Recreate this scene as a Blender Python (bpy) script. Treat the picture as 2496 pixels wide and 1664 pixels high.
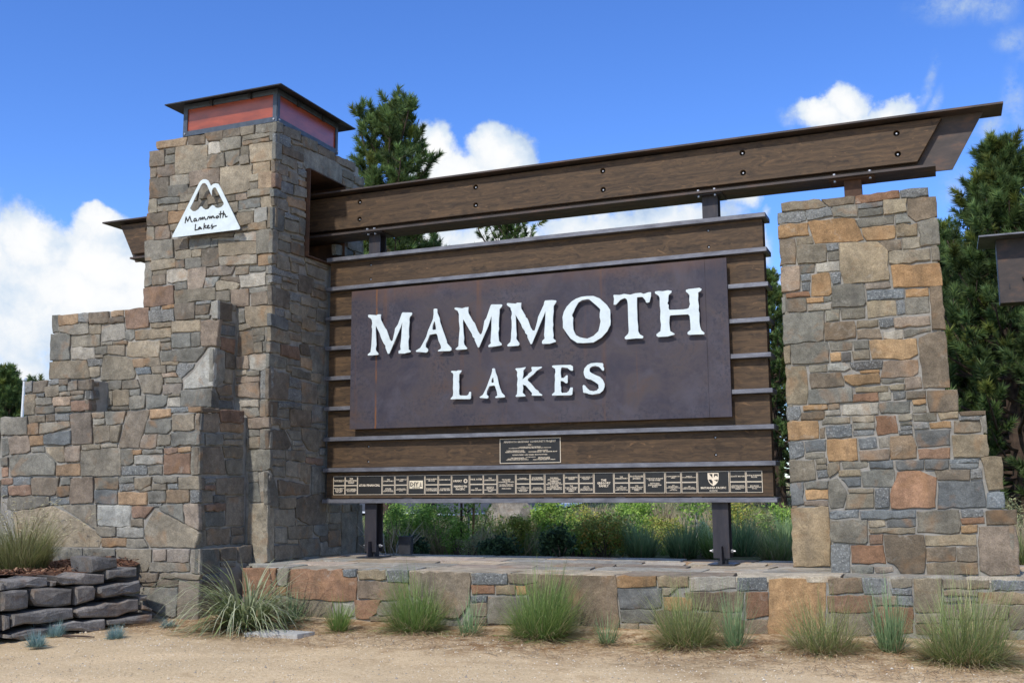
import bpy, bmesh, math, random
import numpy as np
from mathutils import Vector, Matrix
R = math.radians
rng = random.Random(7)
nr = np.random.default_rng(11)
scene = bpy.context.scene
for o in list(bpy.data.objects):
    bpy.data.objects.remove(o)
COL = scene.collection

# ------------------------------------------------------------------ camera
CAM = Vector((7.1357, -11.0979, 0.0791))
cd = bpy.data.cameras.new('camera')
cam = bpy.data.objects.new('camera', cd)
COL.objects.link(cam)
rt = Vector((0.92397, 0.38240, -0.00657)); up = Vector((0.06064, -0.12952, 0.98972)); fw = Vector((-0.37762, 0.91487, 0.14286))
cam.matrix_world = Matrix(((rt.x, up.x, -fw.x, CAM.x), (rt.y, up.y, -fw.y, CAM.y), (rt.z, up.z, -fw.z, CAM.z), (0, 0, 0, 1)))
cd.sensor_width = 36.0
cd.lens = 36.51
cd.clip_end = 3000
scene.camera = cam

# ------------------------------------------------------------------ light and sky
SUN_EL, SUN_AZ = 46.0, 187.0          # azimuth clockwise from +Y
tosun = Vector((math.sin(R(SUN_AZ)) * math.cos(R(SUN_EL)), math.cos(R(SUN_AZ)) * math.cos(R(SUN_EL)), math.sin(R(SUN_EL))))
sl = bpy.data.lights.new('sun', 'SUN')
sl.energy = 2.4
sl.angle = R(1.4)
sl.color = (1.0, 0.95, 0.87)
so = bpy.data.objects.new('sun', sl)
COL.objects.link(so)
so.rotation_euler = (-tosun).to_track_quat('-Z', 'Y').to_euler()
so.location = (0, -20, 30)

scene.view_settings.view_transform = 'Standard'
scene.view_settings.look = 'None'
scene.view_settings.gamma = 1.0
scene.view_settings.use_curve_mapping = False
scene.view_settings.exposure = 0.56

world = bpy.data.worlds.new('World')
scene.world = world
world.use_nodes = True


class NT:
    """small helper for writing node trees"""
    def __init__(s, tree):
        s.t = tree
        s.n = tree.nodes
        s.l = tree.links
        s.n.clear()

    def node(s, kind, **kw):
        n = s.n.new(kind)
        for k, v in kw.items():
            setattr(n, k, v)
        return n

    def put(s, inp, v):
        if v is None:
            return
        if hasattr(v, 'is_output'):
            s.l.new(v, inp)
        elif isinstance(v, (tuple, list)) and len(v) == 3 and inp.type == 'RGBA':
            inp.default_value = (*v, 1)
        else:
            inp.default_value = v

    def math(s, op, a, b=None, c=None, clamp=False):
        n = s.node('ShaderNodeMath', operation=op)
        n.use_clamp = clamp
        s.put(n.inputs[0], a); s.put(n.inputs[1], b); s.put(n.inputs[2], c)
        return n.outputs[0]

    def vmath(s, op, a, b=None, scale=None):
        n = s.node('ShaderNodeVectorMath', operation=op)
        s.put(n.inputs[0], a); s.put(n.inputs[1], b)
        if scale is not None:
            s.put(n.inputs[3], scale)
        return n.outputs['Value'] if op in ('LENGTH', 'DOT_PRODUCT', 'DISTANCE') else n.outputs[0]

    def mix(s, f, a, b, blend='MIX'):
        n = s.node('ShaderNodeMix', data_type='RGBA', blend_type=blend)
        s.put(n.inputs[0], f); s.put(n.inputs[6], a); s.put(n.inputs[7], b)
        return n.outputs[2]

    def noise(s, vec, scale, detail=4, rough=.55, dist=0.0):
        n = s.node('ShaderNodeTexNoise')
        if vec is not None:
            s.put(n.inputs['Vector'], vec)
        n.inputs['Scale'].default_value = scale
        n.inputs['Detail'].default_value = detail
        n.inputs['Roughness'].default_value = rough
        n.inputs['Distortion'].default_value = dist
        return n.outputs[0]

    def ramp(s, f, stops):
        n = s.node('ShaderNodeValToRGB')
        e = n.color_ramp.elements
        while len(e) < len(stops):
            e.new(.5)
        for i, (p, c) in enumerate(stops):
            e[i].position = p
            e[i].color = (*c, 1) if len(c) == 3 else c
        s.put(n.inputs[0], f)
        return n.outputs[0]

    def rng(s, v, a, b, c=0.0, d=1.0, smooth=False):
        n = s.node('ShaderNodeMapRange')
        if smooth:
            n.interpolation_type = 'SMOOTHSTEP'
        n.clamp = True
        s.put(n.inputs[0], v)
        for i, x in zip((1, 2, 3, 4), (a, b, c, d)):
            s.put(n.inputs[i], x)
        return n.outputs[0]


def px_dir(x, y):
    """direction in the sky seen at a point of the 2352-wide photograph (used only to say where the clouds stood)"""
    d = fw + rt * ((x * 1.0612 - 1248) / 2531.4) - up * ((y * 1.0612 - 832) / 2531.4)
    d.normalize()
    return d


def build_sky():
    w = NT(world.node_tree)
    out = w.node('ShaderNodeOutputWorld')
    bg = w.node('ShaderNodeBackground')
    w.l.new(bg.outputs[0], out.inputs[0])
    sky = w.node('ShaderNodeTexSky', sky_type='NISHITA')
    sky.sun_disc = False
    sky.sun_elevation = R(SUN_EL)
    sky.sun_rotation = R(SUN_AZ)
    sky.altitude = 2400
    sky.air_density = 1.0
    sky.dust_density = 0.35
    sky.ozone_density = 3.0
    tc = w.node('ShaderNodeTexCoord').outputs['Generated']
    sep = w.node('ShaderNodeSeparateXYZ')
    w.l.new(tc, sep.inputs[0])
    az = w.math('ARCTAN2', sep.outputs[0], sep.outputs[1])
    el = w.math('ARCSINE', sep.outputs[2])
    comb = w.node('ShaderNodeCombineXYZ')
    w.l.new(az, comb.inputs[0]); w.l.new(el, comb.inputs[1])
    p0 = comb.outputs[0]
    # billows: warp the sky coordinates before measuring the blobs
    nz = w.node('ShaderNodeTexNoise')
    w.l.new(tc, nz.inputs['Vector'])
    nz.inputs['Scale'].default_value = 9
    nz.inputs['Detail'].default_value = 9
    nz.inputs['Roughness'].default_value = .6
    wv = w.vmath('SUBTRACT', nz.outputs['Color'], (.5, .5, .5))
    p = w.vmath('ADD', p0, w.vmath('SCALE', wv, scale=.085))
    fine = w.noise(tc, 34, 9, .62)
    blobs = CLOUDS
    dens = None
    for (x, y, rx, ry, k) in blobs:
        d = px_dir(x, y)
        c = (math.atan2(d.x, d.y), math.asin(d.z), 0)
        q = w.vmath('SUBTRACT', p, c)
        q = w.vmath('MULTIPLY', q, (2386 / rx / math.cos(c[1]) * math.cos(c[1]) ** 2, 2386 / ry, 0))
        v = w.math('MULTIPLY', w.math('SUBTRACT', 1.0, w.vmath('LENGTH', q)), k)
        dens = v if dens is None else w.math('MAXIMUM', dens, v)
    d2 = w.math('ADD', dens, w.math('MULTIPLY', w.math('SUBTRACT', fine, .5), 1.05))
    thin = None
    for (x, y, rx, ry, tilt) in WISPS:
        d = px_dir(x, y)
        c = (math.atan2(d.x, d.y), math.asin(d.z), 0)
        q = w.vmath('SUBTRACT', w.vmath('ADD', p0, w.vmath('SCALE', wv, scale=.05)), c)
        rot = w.node('ShaderNodeVectorRotate', rotation_type='Z_AXIS')
        w.l.new(q, rot.inputs['Vector'])
        rot.inputs['Angle'].default_value = R(tilt)
        q = w.vmath('MULTIPLY', rot.outputs[0], (2386 / rx, 2386 / ry, 0))
        v = w.math('SUBTRACT', 1.0, w.vmath('LENGTH', q))
        thin = v if thin is None else w.math('MAXIMUM', thin, v)
    thin = w.math('MULTIPLY', w.rng(thin, 0, .9, smooth=True), w.rng(w.noise(tc, 42, 8, .68), .36, .68))
    # more cumulus added out of view round the sky, to whiten the fill light
    away = w.rng(w.vmath('DOT_PRODUCT', tc, tuple(fw)), .80, .62)
    cover = w.noise(w.vmath('MULTIPLY', tc, (1, 1, 2.2)), 2.6, 8, .6)
    rest = w.math('MULTIPLY', away, w.math('MULTIPLY', w.math('SUBTRACT', cover, .47), 7.0))
    d2 = w.math('MAXIMUM', d2, w.math('MULTIPLY', rest, w.rng(sep.outputs[2], .02, .12)))
    mask = w.rng(d2, -.04, .46, smooth=True)
    # body shading: bright tops, blue-grey hollows
    sh = w.noise(w.vmath('ADD', tc, w.vmath('SCALE', wv, scale=.06)), 15, 7, .62)
    body = w.ramp(w.math('ADD', w.math('MULTIPLY', sh, .8), w.math('MULTIPLY', dens, .25)), [(.34, (.46, .60, .82)), (.50, (.72, .82, .94)), (.64, (.96, .98, 1.0)), (.8, (1.05, 1.05, 1.05))])
    bodys = w.vmath('SCALE', body, scale=CLOUD_GAIN)
    skyc = w.node('ShaderNodeHueSaturation')
    skyc.inputs['Saturation'].default_value = SKY_SAT
    skyc.inputs['Value'].default_value = SKY_VAL
    skyc.inputs['Hue'].default_value = .513
    w.l.new(sky.outputs[0], skyc.inputs['Color'])
    col = w.mix(w.math('MULTIPLY', thin, .9), skyc.outputs[0], bodys)
    col = w.mix(mask, col, bodys)
    w.l.new(col, bg.inputs[0])
    bg.inputs[1].default_value = SKY_STRENGTH
    world.cycles.sampling_method = 'MANUAL'
    world.cycles.sample_map_resolution = 1024


SKY_STRENGTH = 0.15
SKY_SAT = 1.24
SKY_VAL = 1.16
CLOUD_GAIN = 4.5
CLOUDS = [  # where in the sky, how wide, how high, how dense
    (70, 560, 110, 90, 1.5), (210, 600, 130, 100, 1.5), (150, 680, 260, 150, 1.5), (40, 700, 170, 200, 1.2), (300, 620, 90, 120, 1.3), (230, 520, 50, 40, 1.2),
    (10, 900, 160, 110, .8), (-120, 640, 200, 200, 1.3),
    (985, 345, 62, 75, 1.3), (1140, 345, 88, 76, 1.6), (1070, 420, 190, 90, 1.6), (1180, 420, 80, 80, 1.4),
    (1450, 530, 260, 75, 1.3), (1150, 560, 170, 60, 1.2), (1000, 560, 110, 50, 1.1), (1265, 372, 18, 10, .9),
    (1940, 245, 66, 66, 1.3), (1880, 275, 85, 52, 1.3), (2040, 262, 66, 50, 1.2), (1960, 290, 160, 48, 1.3),
    (1700, 470, 55, 40, .7), (1765, 560, 22, 60, .7), (1790, 690, 60, 60, 1.0),
]
WISPS = [(2195, 20, 130, 50, 0), (2275, 12, 70, 60, 20), (2130, 195, 22, 66, 20), (2152, 235, 18, 40, 25), (2200, 430, 60, 75, 10), (2290, 290, 60, 40, -30), (2343, 230, 36, 80, -15), (2325, 95, 60, 40, -10), (1795, 285, 20, 40, -20), (1775, 575, 24, 60, 0), (2400, 150, 80, 120, 0)]
build_sky()


# ------------------------------------------------------------------ materials
MATS = {}


def mat(name):
    m = bpy.data.materials.new(name)
    m.use_nodes = True
    w = NT(m.node_tree)
    out = w.node('ShaderNodeOutputMaterial')
    b = w.node('ShaderNodeBsdfPrincipled')
    w.l.new(b.outputs[0], out.inputs[0])
    MATS[name] = m
    return w, b


def bump(w, b, h, strength, dist):
    n = w.node('ShaderNodeBump')
    n.inputs['Strength'].default_value = strength
    n.inputs['Distance'].default_value = dist
    w.put(n.inputs['Height'], h)
    w.l.new(n.outputs[0], b.inputs['Normal'])


def setp(b, **kw):
    for k, v in kw.items():
        b.inputs[k.replace('_', ' ')].default_value = (*v, 1) if isinstance(v, tuple) else v


def objvec(w, seed=True):
    """object coordinates, shifted by a random amount for each object"""
    tc = w.node('ShaderNodeTexCoord').outputs['Object']
    if not seed:
        return tc
    oi = w.node('ShaderNodeObjectInfo')
    s = w.math('MULTIPLY', oi.outputs['Random'], 37.0)
    return w.vmath('ADD', tc, s)


def build_materials():
    # weathered sedimentary / volcanic stone, tinted by each stone's own colour
    w, b = mat('weathered_stone')
    v = objvec(w)
    oi = w.node('ShaderNodeObjectInfo')
    big = w.noise(v, 3.2, 4, .6)
    med = w.noise(v, 14, 5, .65)
    fin = w.noise(v, 85, 3, .7)
    val = w.math('MULTIPLY', w.rng(big, .3, .7, .70, 1.26), w.math('MULTIPLY', w.rng(med, .28, .72, .72, 1.26), w.rng(fin, .28, .72, .66, 1.34)))
    c = w.vmath('SCALE', oi.outputs['Color'], scale=val)
    c = w.mix(w.math('MULTIPLY', w.rng(w.noise(w.vmath('ADD', v, (2, 8, 4)), 2.4, 4, .6, .5), .45, .62), .45), c, w.vmath('MULTIPLY', c, (.66, .70, .76)))
    st = w.rng(w.noise(v, 4.1, 3, .5, .6), .56, .72)
    c = w.mix(w.math('MULTIPLY', st, .45), c, (.30, .165, .075))
    st2 = w.rng(w.noise(w.vmath('ADD', v, (9, 3, 5)), 5.0, 5, .7, .4), .60, .70)
    c = w.mix(w.math('MULTIPLY', st2, .35), c, (.42, .39, .33))
    stv = w.vmath('MULTIPLY', v, (7, 7, .8))
    st3 = w.rng(w.noise(stv, 1.0, 3, .5), .58, .74)
    c = w.mix(w.math('MULTIPLY', st3, .30), c, (.085, .078, .068))
    w.l.new(c, b.inputs['Base Color'])
    setp(b, Roughness=.9)
    b.inputs['Specular IOR Level'].default_value = .25
    h = w.math('ADD', w.math('MULTIPLY', w.noise(v, 6, 3, .55), 1.6), w.math('ADD', w.math('MULTIPLY', med, .7), w.math('MULTIPLY', fin, .35)))
    bump(w, b, h, .8, .014)

    # speckled granite
    w, b = mat('granite')
    v = objvec(w)
    oi = w.node('ShaderNodeObjectInfo')
    g = w.noise(v, 62, 2, .7)
    g2 = w.noise(w.vmath('ADD', v, (3, 7, 1)), 30, 3, .7)
    big = w.noise(v, 4, 4, .6)
    c = w.vmath('SCALE', oi.outputs['Color'], scale=w.rng(big, .3, .7, .75, 1.25))
    c = w.mix(w.math('MULTIPLY', w.rng(g, .52, .72), .55), c, (.50, .50, .48))
    c = w.mix(w.math('MULTIPLY', w.rng(g2, .54, .68), .7), c, (.05, .052, .056))
    c = w.mix(w.math('MULTIPLY', w.rng(w.noise(v, 5, 3, .5), .6, .75), .35), c, (.28, .19, .11))
    w.l.new(c, b.inputs['Base Color'])
    setp(b, Roughness=.85)
    b.inputs['Specular IOR Level'].default_value = .3
    bump(w, b, w.math('ADD', w.noise(v, 18, 5, .65), w.math('MULTIPLY', g, .3)), .9, .016)

    w, b = mat('mortar')
    v = objvec(w, False)
    c = w.ramp(w.noise(v, 9, 6, .65), [(.3, (.20, .187, .162)), (.55, (.30, .28, .245)), (.75, (.37, .345, .305))])
    w.l.new(c, b.inputs['Base Color'])
    setp(b, Roughness=.95)
    bump(w, b, w.noise(v, 70, 4, .7), .7, .008)

    # stained timber, grain along X
    w, b = mat('stained_timber')
    v = objvec(w)
    gv = w.vmath('MULTIPLY', v, (.55, 9, 9))
    wob = w.noise(w.vmath('MULTIPLY', v, (1.4, 3, 3)), 1.6, 3, .5)
    gv2 = w.vmath('ADD', gv, w.vmath('SCALE', (1, 1, 1), scale=w.math('MULTIPLY', wob, 2.2)))
    g1 = w.noise(gv2, 3.0, 6, .62)
    g2 = w.noise(w.vmath('MULTIPLY', v, (1.5, 60, 60)), 2.2, 4, .6)
    f = w.math('ADD', w.math('MULTIPLY', g1, .75), w.math('MULTIPLY', g2, .25))
    c = w.ramp(f, [(.34, (.030, .019, .011)), (.48, (.068, .042, .023)), (.60, (.105, .063, .032)), (.72, (.17, .098, .047))])
    kv = w.vmath('MULTIPLY', v, (3.0, 8, 8))
    kn = w.rng(w.noise(kv, 1.3, 4, .6, 1.6), .66, .71)
    c = w.mix(w.math('MULTIPLY', kn, .6), c, (.22, .125, .06))
    dk = w.rng(w.noise(w.vmath('ADD', kv, (4, 2, 9)), .8, 3, .5, .8), .62, .72)
    c = w.mix(w.math('MULTIPLY', dk, .5), c, (.035, .026, .019))
    w.l.new(c, b.inputs['Base Color'])
    setp(b, Roughness=.62)
    b.inputs['Specular IOR Level'].default_value = .3
    bump(w, b, g2, .35, .003)

    # mill-scale steel rails, dark beam steel, rusted liner, panel plate
    w, b = mat('mill_steel')
    v = objvec(w, False)
    n1 = w.noise(w.vmath('MULTIPLY', v, (1, 1, 3)), 5, 5, .65)
    c = w.ramp(n1, [(.3, (.11, .108, .122)), (.55, (.19, .188, .205)), (.75, (.28, .278, .29))])
    w.l.new(c, b.inputs['Base Color'])
    setp(b, Metallic=.55, Roughness=.5)
    bump(w, b, w.noise(v, 40, 4, .6), .15, .003)

    w, b = mat('post_steel')
    v = objvec(w, False)
    n1 = w.noise(w.vmath('MULTIPLY', v, (3, 3, .8)), 4, 5, .65)
    c = w.ramp(n1, [(.3, (.022, .021, .026)), (.55, (.040, .036, .042)), (.66, (.06, .044, .04)), (.8, (.12, .06, .034))])
    w.l.new(c, b.inputs['Base Color'])
    setp(b, Metallic=.3, Roughness=.55)

    w, b = mat('beam_steel')
    v = objvec(w, False)
    n1 = w.noise(w.vmath('MULTIPLY', v, (1.2, 3, 3)), 3, 6, .65)
    c = w.ramp(n1, [(.3, (.034, .027, .025)), (.52, (.060, .045, .039)), (.64, (.10, .06, .042)), (.8, (.17, .075, .036))])
    w.l.new(c, b.inputs['Base Color'])
    setp(b, Metallic=.15, Roughness=.6)
    bump(w, b, w.noise(v, 30, 4, .6), .2, .003)

    w, b = mat('rusty_steel')
    v = objvec(w, False)
    c = w.ramp(w.noise(v, 6, 6, .7), [(.3, (.035, .022, .016)), (.55, (.085, .042, .024)), (.75, (.17, .075, .032))])
    w.l.new(c, b.inputs['Base Color'])
    setp(b, Roughness=.85)

    w, b = mat('panel_steel')
    v = objvec(w, False)
    n1 = w.noise(v, 1.5, 7, .66, .8)
    c = w.ramp(n1, [(.30, (.036, .034, .050)), (.44, (.054, .045, .056)), (.55, (.068, .055, .060)), (.68, (.080, .054, .048)), (.80, (.13, .068, .042))])
    mot = w.noise(v, 26, 5, .7)
    msk = w.rng(w.noise(w.vmath('ADD', v, (7, 1, 3)), 1.3, 5, .62, .6), .42, .58)
    c = w.mix(w.math('MULTIPLY', w.rng(w.noise(w.vmath('ADD', v, (1, 5, 8)), 2.1, 6, .66, .5), .50, .66), .7), c, (.078, .070, .088))
    c = w.mix(w.math('MULTIPLY', w.rng(mot, .48, .6), w.math('MULTIPLY', msk, .75)), c, (.028, .030, .045))
    streak = w.rng(w.noise(w.vmath('MULTIPLY', v, (9, 1, .45)), 1.0, 5, .6), .60, .75)
    c = w.mix(w.math('MULTIPLY', streak, .6), c, (.13, .062, .034))
    # rust weeping from the weld seam at the left, faint line at the right
    sx = w.node('ShaderNodeSeparateXYZ')
    w.l.new(v, sx.inputs[0])
    wig = w.math('MULTIPLY', w.math('SUBTRACT', w.noise(v, 7, 4, .6), .5), .02)
    l1 = w.rng(w.math('ABSOLUTE', w.math('ADD', w.math('ADD', sx.outputs[0], 1.9945), wig)), .004, .016, 1, 0)
    l2 = w.rng(w.math('ABSOLUTE', w.math('ADD', w.math('SUBTRACT', sx.outputs[0], 2.091), wig)), .002, .010, .6, 0)
    brk = w.rng(w.noise(w.vmath('MULTIPLY', v, (1, 1, 1.3)), 2.0, 3, .5), .38, .56)
    c = w.mix(w.math('MULTIPLY', l1, brk), c, (.20, .085, .035))
    c = w.mix(w.math('MULTIPLY', l2, brk), c, (.03, .024, .026))
    hz = w.rng(w.math('ADD', sx.outputs[2], w.math('MULTIPLY', w.noise(v, 3, 5, .6), .5)), 3.36, 3.62)
    c = w.mix(w.math('MULTIPLY', hz, .5), c, (.15, .075, .042))
    w.l.new(c, b.inputs['Base Color'])
    setp(b, Metallic=.1, Roughness=.55)
    b.inputs['Specular IOR Level'].default_value = .3
    bump(w, b, mot, .12, .003)

    def plain(name, col, rough=.6, metal=0.0, var=.12, scale=12, spec=.4):
        w, b = mat(name)
        v = objvec(w)
        n = w.noise(v, scale, 5, .6)
        k = w.rng(n, .3, .7, 1 - var, 1 + var)
        w.l.new(w.vmath('SCALE', tuple(col), scale=k), b.inputs['Base Color'])
        setp(b, Roughness=rough, Metallic=metal)
        b.inputs['Specular IOR Level'].default_value = spec
        return w, b
    plain('white_paint', (.62, .69, .70), .5, var=.09)
    plain('dark_steel', (.035, .036, .042), .5, .2, var=.3)
    plain('frame_steel', (.075, .093, .12), .5, .3, var=.25)
    plain('zinc', (.42, .42, .43), .45, .7)
    plain('black_bronze', (.016, .015, .014), .45, var=.3)
    plain('polished_bronze', (.78, .66, .50), .5, .0, var=.06)
    plain('cut_shadow', (.02, .02, .02), .8)
    plain('cream_print', (.72, .62, .45), .5)
    plain('concrete', (.42, .41, .38), .9, var=.2, scale=20)
    plain('bark', (.075, .05, .036), .95, var=.45, scale=9)
    plain('twig_wood', (.16, .12, .09), .95, var=.3, scale=20)
    plain('bleached_wood', (.42, .40, .36), .95, var=.3, scale=20)
    plain('stake_wood', (.30, .19, .10), .9, var=.3, scale=14)
    plain('rubber', (.02, .02, .02), .7)
    plain('asphalt', (.055, .055, .058), .95, var=.3, scale=40)
    plain('road_paint', (.75, .75, .73), .8, var=.12)
    plain('white_pole', (.75, .76, .78), .5)

    w, b = mat('lantern_acrylic')
    v = objvec(w)
    k = w.rng(w.noise(w.vmath('MULTIPLY', v, (3, 3, 9)), 1.5, 5, .6), .3, .7, .72, 1.22)
    w.l.new(w.vmath('SCALE', (.31, .058, .016), scale=k), b.inputs['Base Color'])
    setp(b, Roughness=.28)
    b.inputs['Specular IOR Level'].default_value = 1.0
    b.inputs['Coat Weight'].default_value = .35
    b.inputs['Coat Roughness'].default_value = .2

    # decomposed granite yard
    w, b = mat('gravel_yard')
    tc = w.node('ShaderNodeNewGeometry').outputs['Position']
    sp = w.node('ShaderNodeSeparateXYZ')
    w.l.new(tc, sp.inputs[0])
    fine = w.noise(tc, 120, 3, .75)
    grain = w.noise(tc, 38, 4, .7)
    big = w.noise(tc, 1.1, 5, .6, .5)
    med = w.noise(tc, 5.5, 5, .65)
    c = w.ramp(w.math('ADD', w.math('MULTIPLY', fine, .55), w.math('MULTIPLY', grain, .45)), [(.30, (.34, .22, .115)), (.45, (.62, .455, .265)), (.58, (.76, .59, .375)), (.72, (.88, .76, .56))])
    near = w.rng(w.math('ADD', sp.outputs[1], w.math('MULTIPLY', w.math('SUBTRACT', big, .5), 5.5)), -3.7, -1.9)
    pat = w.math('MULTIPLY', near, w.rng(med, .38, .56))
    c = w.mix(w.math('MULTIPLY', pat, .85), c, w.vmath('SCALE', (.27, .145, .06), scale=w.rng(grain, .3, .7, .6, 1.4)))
    c = w.vmath('SCALE', c, scale=w.rng(w.noise(tc, .55, 6, .65, .8), .32, .68, .80, 1.14))
    c = w.mix(w.math('MULTIPLY', w.rng(w.noise(w.vmath('ADD', tc, (5, 9, 0)), 2.6, 5, .7, .6), .58, .72), .45), c, (.36, .235, .12))
    # meadow soil behind the monument
    meadow = w.rng(w.math('ADD', sp.outputs[1], w.math('MULTIPLY', w.math('SUBTRACT', big, .5), 1.0)), 1.0, 1.6)
    mc = w.ramp(w.noise(tc, 2.2, 6, .65), [(.3, (.05, .07, .025)), (.5, (.10, .11, .045)), (.68, (.22, .18, .10))])
    c = w.mix(meadow, c, mc)
    w.l.new(c, b.inputs['Base Color'])
    setp(b, Roughness=.95)
    b.inputs['Specular IOR Level'].default_value = .15
    bump(w, b, w.math('ADD', w.math('MULTIPLY', fine, .4), w.math('ADD', grain, w.math('MULTIPLY', med, 1.2))), .75, .02)

    w, b = mat('pebble')
    oi = w.node('ShaderNodeAttribute')
    oi.attribute_name = 'Col'
    w.l.new(oi.outputs['Color'], b.inputs['Base Color'])
    setp(b, Roughness=.9)

    w, b = mat('bark_mulch')
    tc = w.node('ShaderNodeTexCoord').outputs['Object']
    c = w.ramp(w.noise(tc, 30, 5, .7), [(.3, (.045, .02, .012)), (.5, (.14, .06, .03)), (.7, (.25, .12, .06))])
    w.l.new(c, b.inputs['Base Color'])
    setp(b, Roughness=.95)
    bump(w, b, w.noise(tc, 45, 4, .7), 1.0, .03)

    # foliage: colour from the plant's own vertex colours, a little light passes through
    w, b = mat('foliage')
    at = w.node('ShaderNodeAttribute')
    at.attribute_name = 'Col'
    w.l.new(at.outputs['Color'], b.inputs['Base Color'])
    setp(b, Roughness=.6)
    b.inputs['Specular IOR Level'].default_value = .3
    tr = w.node('ShaderNodeBsdfTranslucent')
    w.l.new(at.outputs['Color'], tr.inputs['Color'])
    mx = w.node('ShaderNodeMixShader')
    mx.inputs[0].default_value = .36
    w.l.new(b.outputs[0], mx.inputs[1]); w.l.new(tr.outputs[0], mx.inputs[2])
    w.l.new(mx.outputs[0], w.n['Material Output'].inputs[0])


build_materials()


# ------------------------------------------------------------------ object helpers
def tag(o, label=None, cat=None, group=None, kind=None):
    if label: o['label'] = label
    if cat: o['category'] = cat
    if group: o['group'] = group
    if kind: o['kind'] = kind
    return o


def thing(name, label, cat, loc=(0, 0, 0), group=None):
    o = bpy.data.objects.new(name, None)
    o.empty_display_size = .2
    COL.objects.link(o)
    o.location = loc
    return tag(o, label, cat, group)


def origin(o):
    v = Vector(o.location)
    while o.parent:
        o = o.parent
        v += Vector(o.location)
    return v


def link(name, me, m=None, parent=None):
    o = bpy.data.objects.new(name, me)
    COL.objects.link(o)
    if parent:
        o.parent = parent
    if m:
        me.materials.append(MATS[m])
    return o


def mk(name, verts, faces, m, parent=None, smooth=False):
    org = origin(parent) if parent else Vector((0, 0, 0))
    me = bpy.data.meshes.new(name)
    me.from_pydata([(v[0] - org.x, v[1] - org.y, v[2] - org.z) for v in verts], [], faces)
    if smooth:
        me.polygons.foreach_set('use_smooth', [True] * len(me.polygons))
    me.update()
    return link(name, me, m, parent)


def mk_np(name, verts, quads, tris, m, parent=None, cols=None, smooth=False):
    """fast mesh from arrays; cols is one colour per vertex"""
    org = origin(parent) if parent else Vector((0, 0, 0))
    verts = np.asarray(verts, dtype=np.float32).reshape(-1, 3) - np.array(org, dtype=np.float32)
    quads = np.asarray(quads, dtype=np.int32).reshape(-1, 4)
    tris = np.asarray(tris, dtype=np.int32).reshape(-1, 3)
    me = bpy.data.meshes.new(name)
    nl = quads.size + tris.size
    me.vertices.add(len(verts)); me.loops.add(nl); me.polygons.add(len(quads) + len(tris))
    me.vertices.foreach_set('co', verts.ravel())
    me.loops.foreach_set('vertex_index', np.concatenate([quads.ravel(), tris.ravel()]).astype(np.int32))
    st = np.concatenate([np.arange(len(quads)) * 4, quads.size + np.arange(len(tris)) * 3]).astype(np.int32)
    me.polygons.foreach_set('loop_start', st)
    if smooth:
        me.polygons.foreach_set('use_smooth', np.ones(len(st), dtype=bool))
    me.update(calc_edges=True)
    if cols is not None:
        a = me.color_attributes.new('Col', 'FLOAT_COLOR', 'POINT')
        c = np.ones((len(verts), 4), dtype=np.float32)
        c[:, :3] = cols
        a.data.foreach_set('color', c.ravel())
    me.validate()
    return link(name, me, m, parent)


class MB:
    def __init__(s):
        s.v = []; s.f = []

    def box(s, x0, x1, y0, y1, z0, z1, ch=0.0):
        b = len(s.v)
        if ch <= 0:
            s.v += [(x, y, z) for z in (z0, z1) for y in (y0, y1) for x in (x0, x1)]
            s.f += [[b + i for i in q] for q in ((0, 2, 3, 1), (4, 5, 7, 6), (0, 1, 5, 4), (2, 6, 7, 3), (0, 4, 6, 2), (1, 3, 7, 5))]
        else:
            bm = bmesh.new()
            bmesh.ops.create_cube(bm, size=1, matrix=Matrix.Translation(((x0 + x1) / 2, (y0 + y1) / 2, (z0 + z1) / 2)) @ Matrix.Diagonal((x1 - x0, y1 - y0, z1 - z0, 1)))
            bmesh.ops.bevel(bm, geom=bm.edges[:], offset=ch, segments=1, affect='EDGES')
            s.v += [tuple(v.co) for v in bm.verts]
            for i, v in enumerate(bm.verts): v.index = i
            s.f += [[b + v.index for v in f.verts] for f in bm.faces]
            bm.free()
        return s

    def prism(s, poly, y0, y1):
        """polygon in XZ extruded along Y"""
        b = len(s.v); n = len(poly)
        s.v += [(p[0], y0, p[1]) for p in poly] + [(p[0], y1, p[1]) for p in poly]
        s.f.append([b + i for i in range(n)]); s.f.append([b + n + i for i in reversed(range(n))])
        s.f += [[b + (i + 1) % n, b + i, b + n + i, b + n + (i + 1) % n] for i in range(n)]
        return s

    def slab(s, poly, z0, z1):
        b = len(s.v); n = len(poly)
        s.v += [(p[0], p[1], z0) for p in poly] + [(p[0], p[1], z1) for p in poly]
        s.f.append([b + i for i in reversed(range(n))]); s.f.append([b + n + i for i in range(n)])
        s.f += [[b + i, b + (i + 1) % n, b + n + (i + 1) % n, b + n + i] for i in range(n)]
        return s

    def tube(s, path, radii, n=8, cap=True):
        b = len(s.v); m = len(path)
        pts = [Vector(p) for p in path]
        if not hasattr(radii, '__len__'): radii = [radii] * m
        for i, p in enumerate(pts):
            d = (pts[min(i + 1, m - 1)] - pts[max(i - 1, 0)])
            d.normalize()
            a = d.orthogonal() if abs(d.z) < .9 else Vector((1, 0, 0)) - d * d.x
            a.normalize(); c = d.cross(a)
            for k in range(n):
                t = 2 * math.pi * k / n
                s.v.append(tuple(p + (a * math.cos(t) + c * math.sin(t)) * radii[i]))
        for i in range(m - 1):
            for k in range(n):
                s.f.append([b + i * n + k, b + i * n + (k + 1) % n, b + (i + 1) * n + (k + 1) % n, b + (i + 1) * n + k])
        if cap:
            s.f.append([b + k for k in reversed(range(n))]); s.f.append([b + (m - 1) * n + k for k in range(n)])
        return s

    def build(s, name, m, parent=None, smooth=False):
        return mk(name, s.v, s.f, m, parent, smooth)


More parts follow.
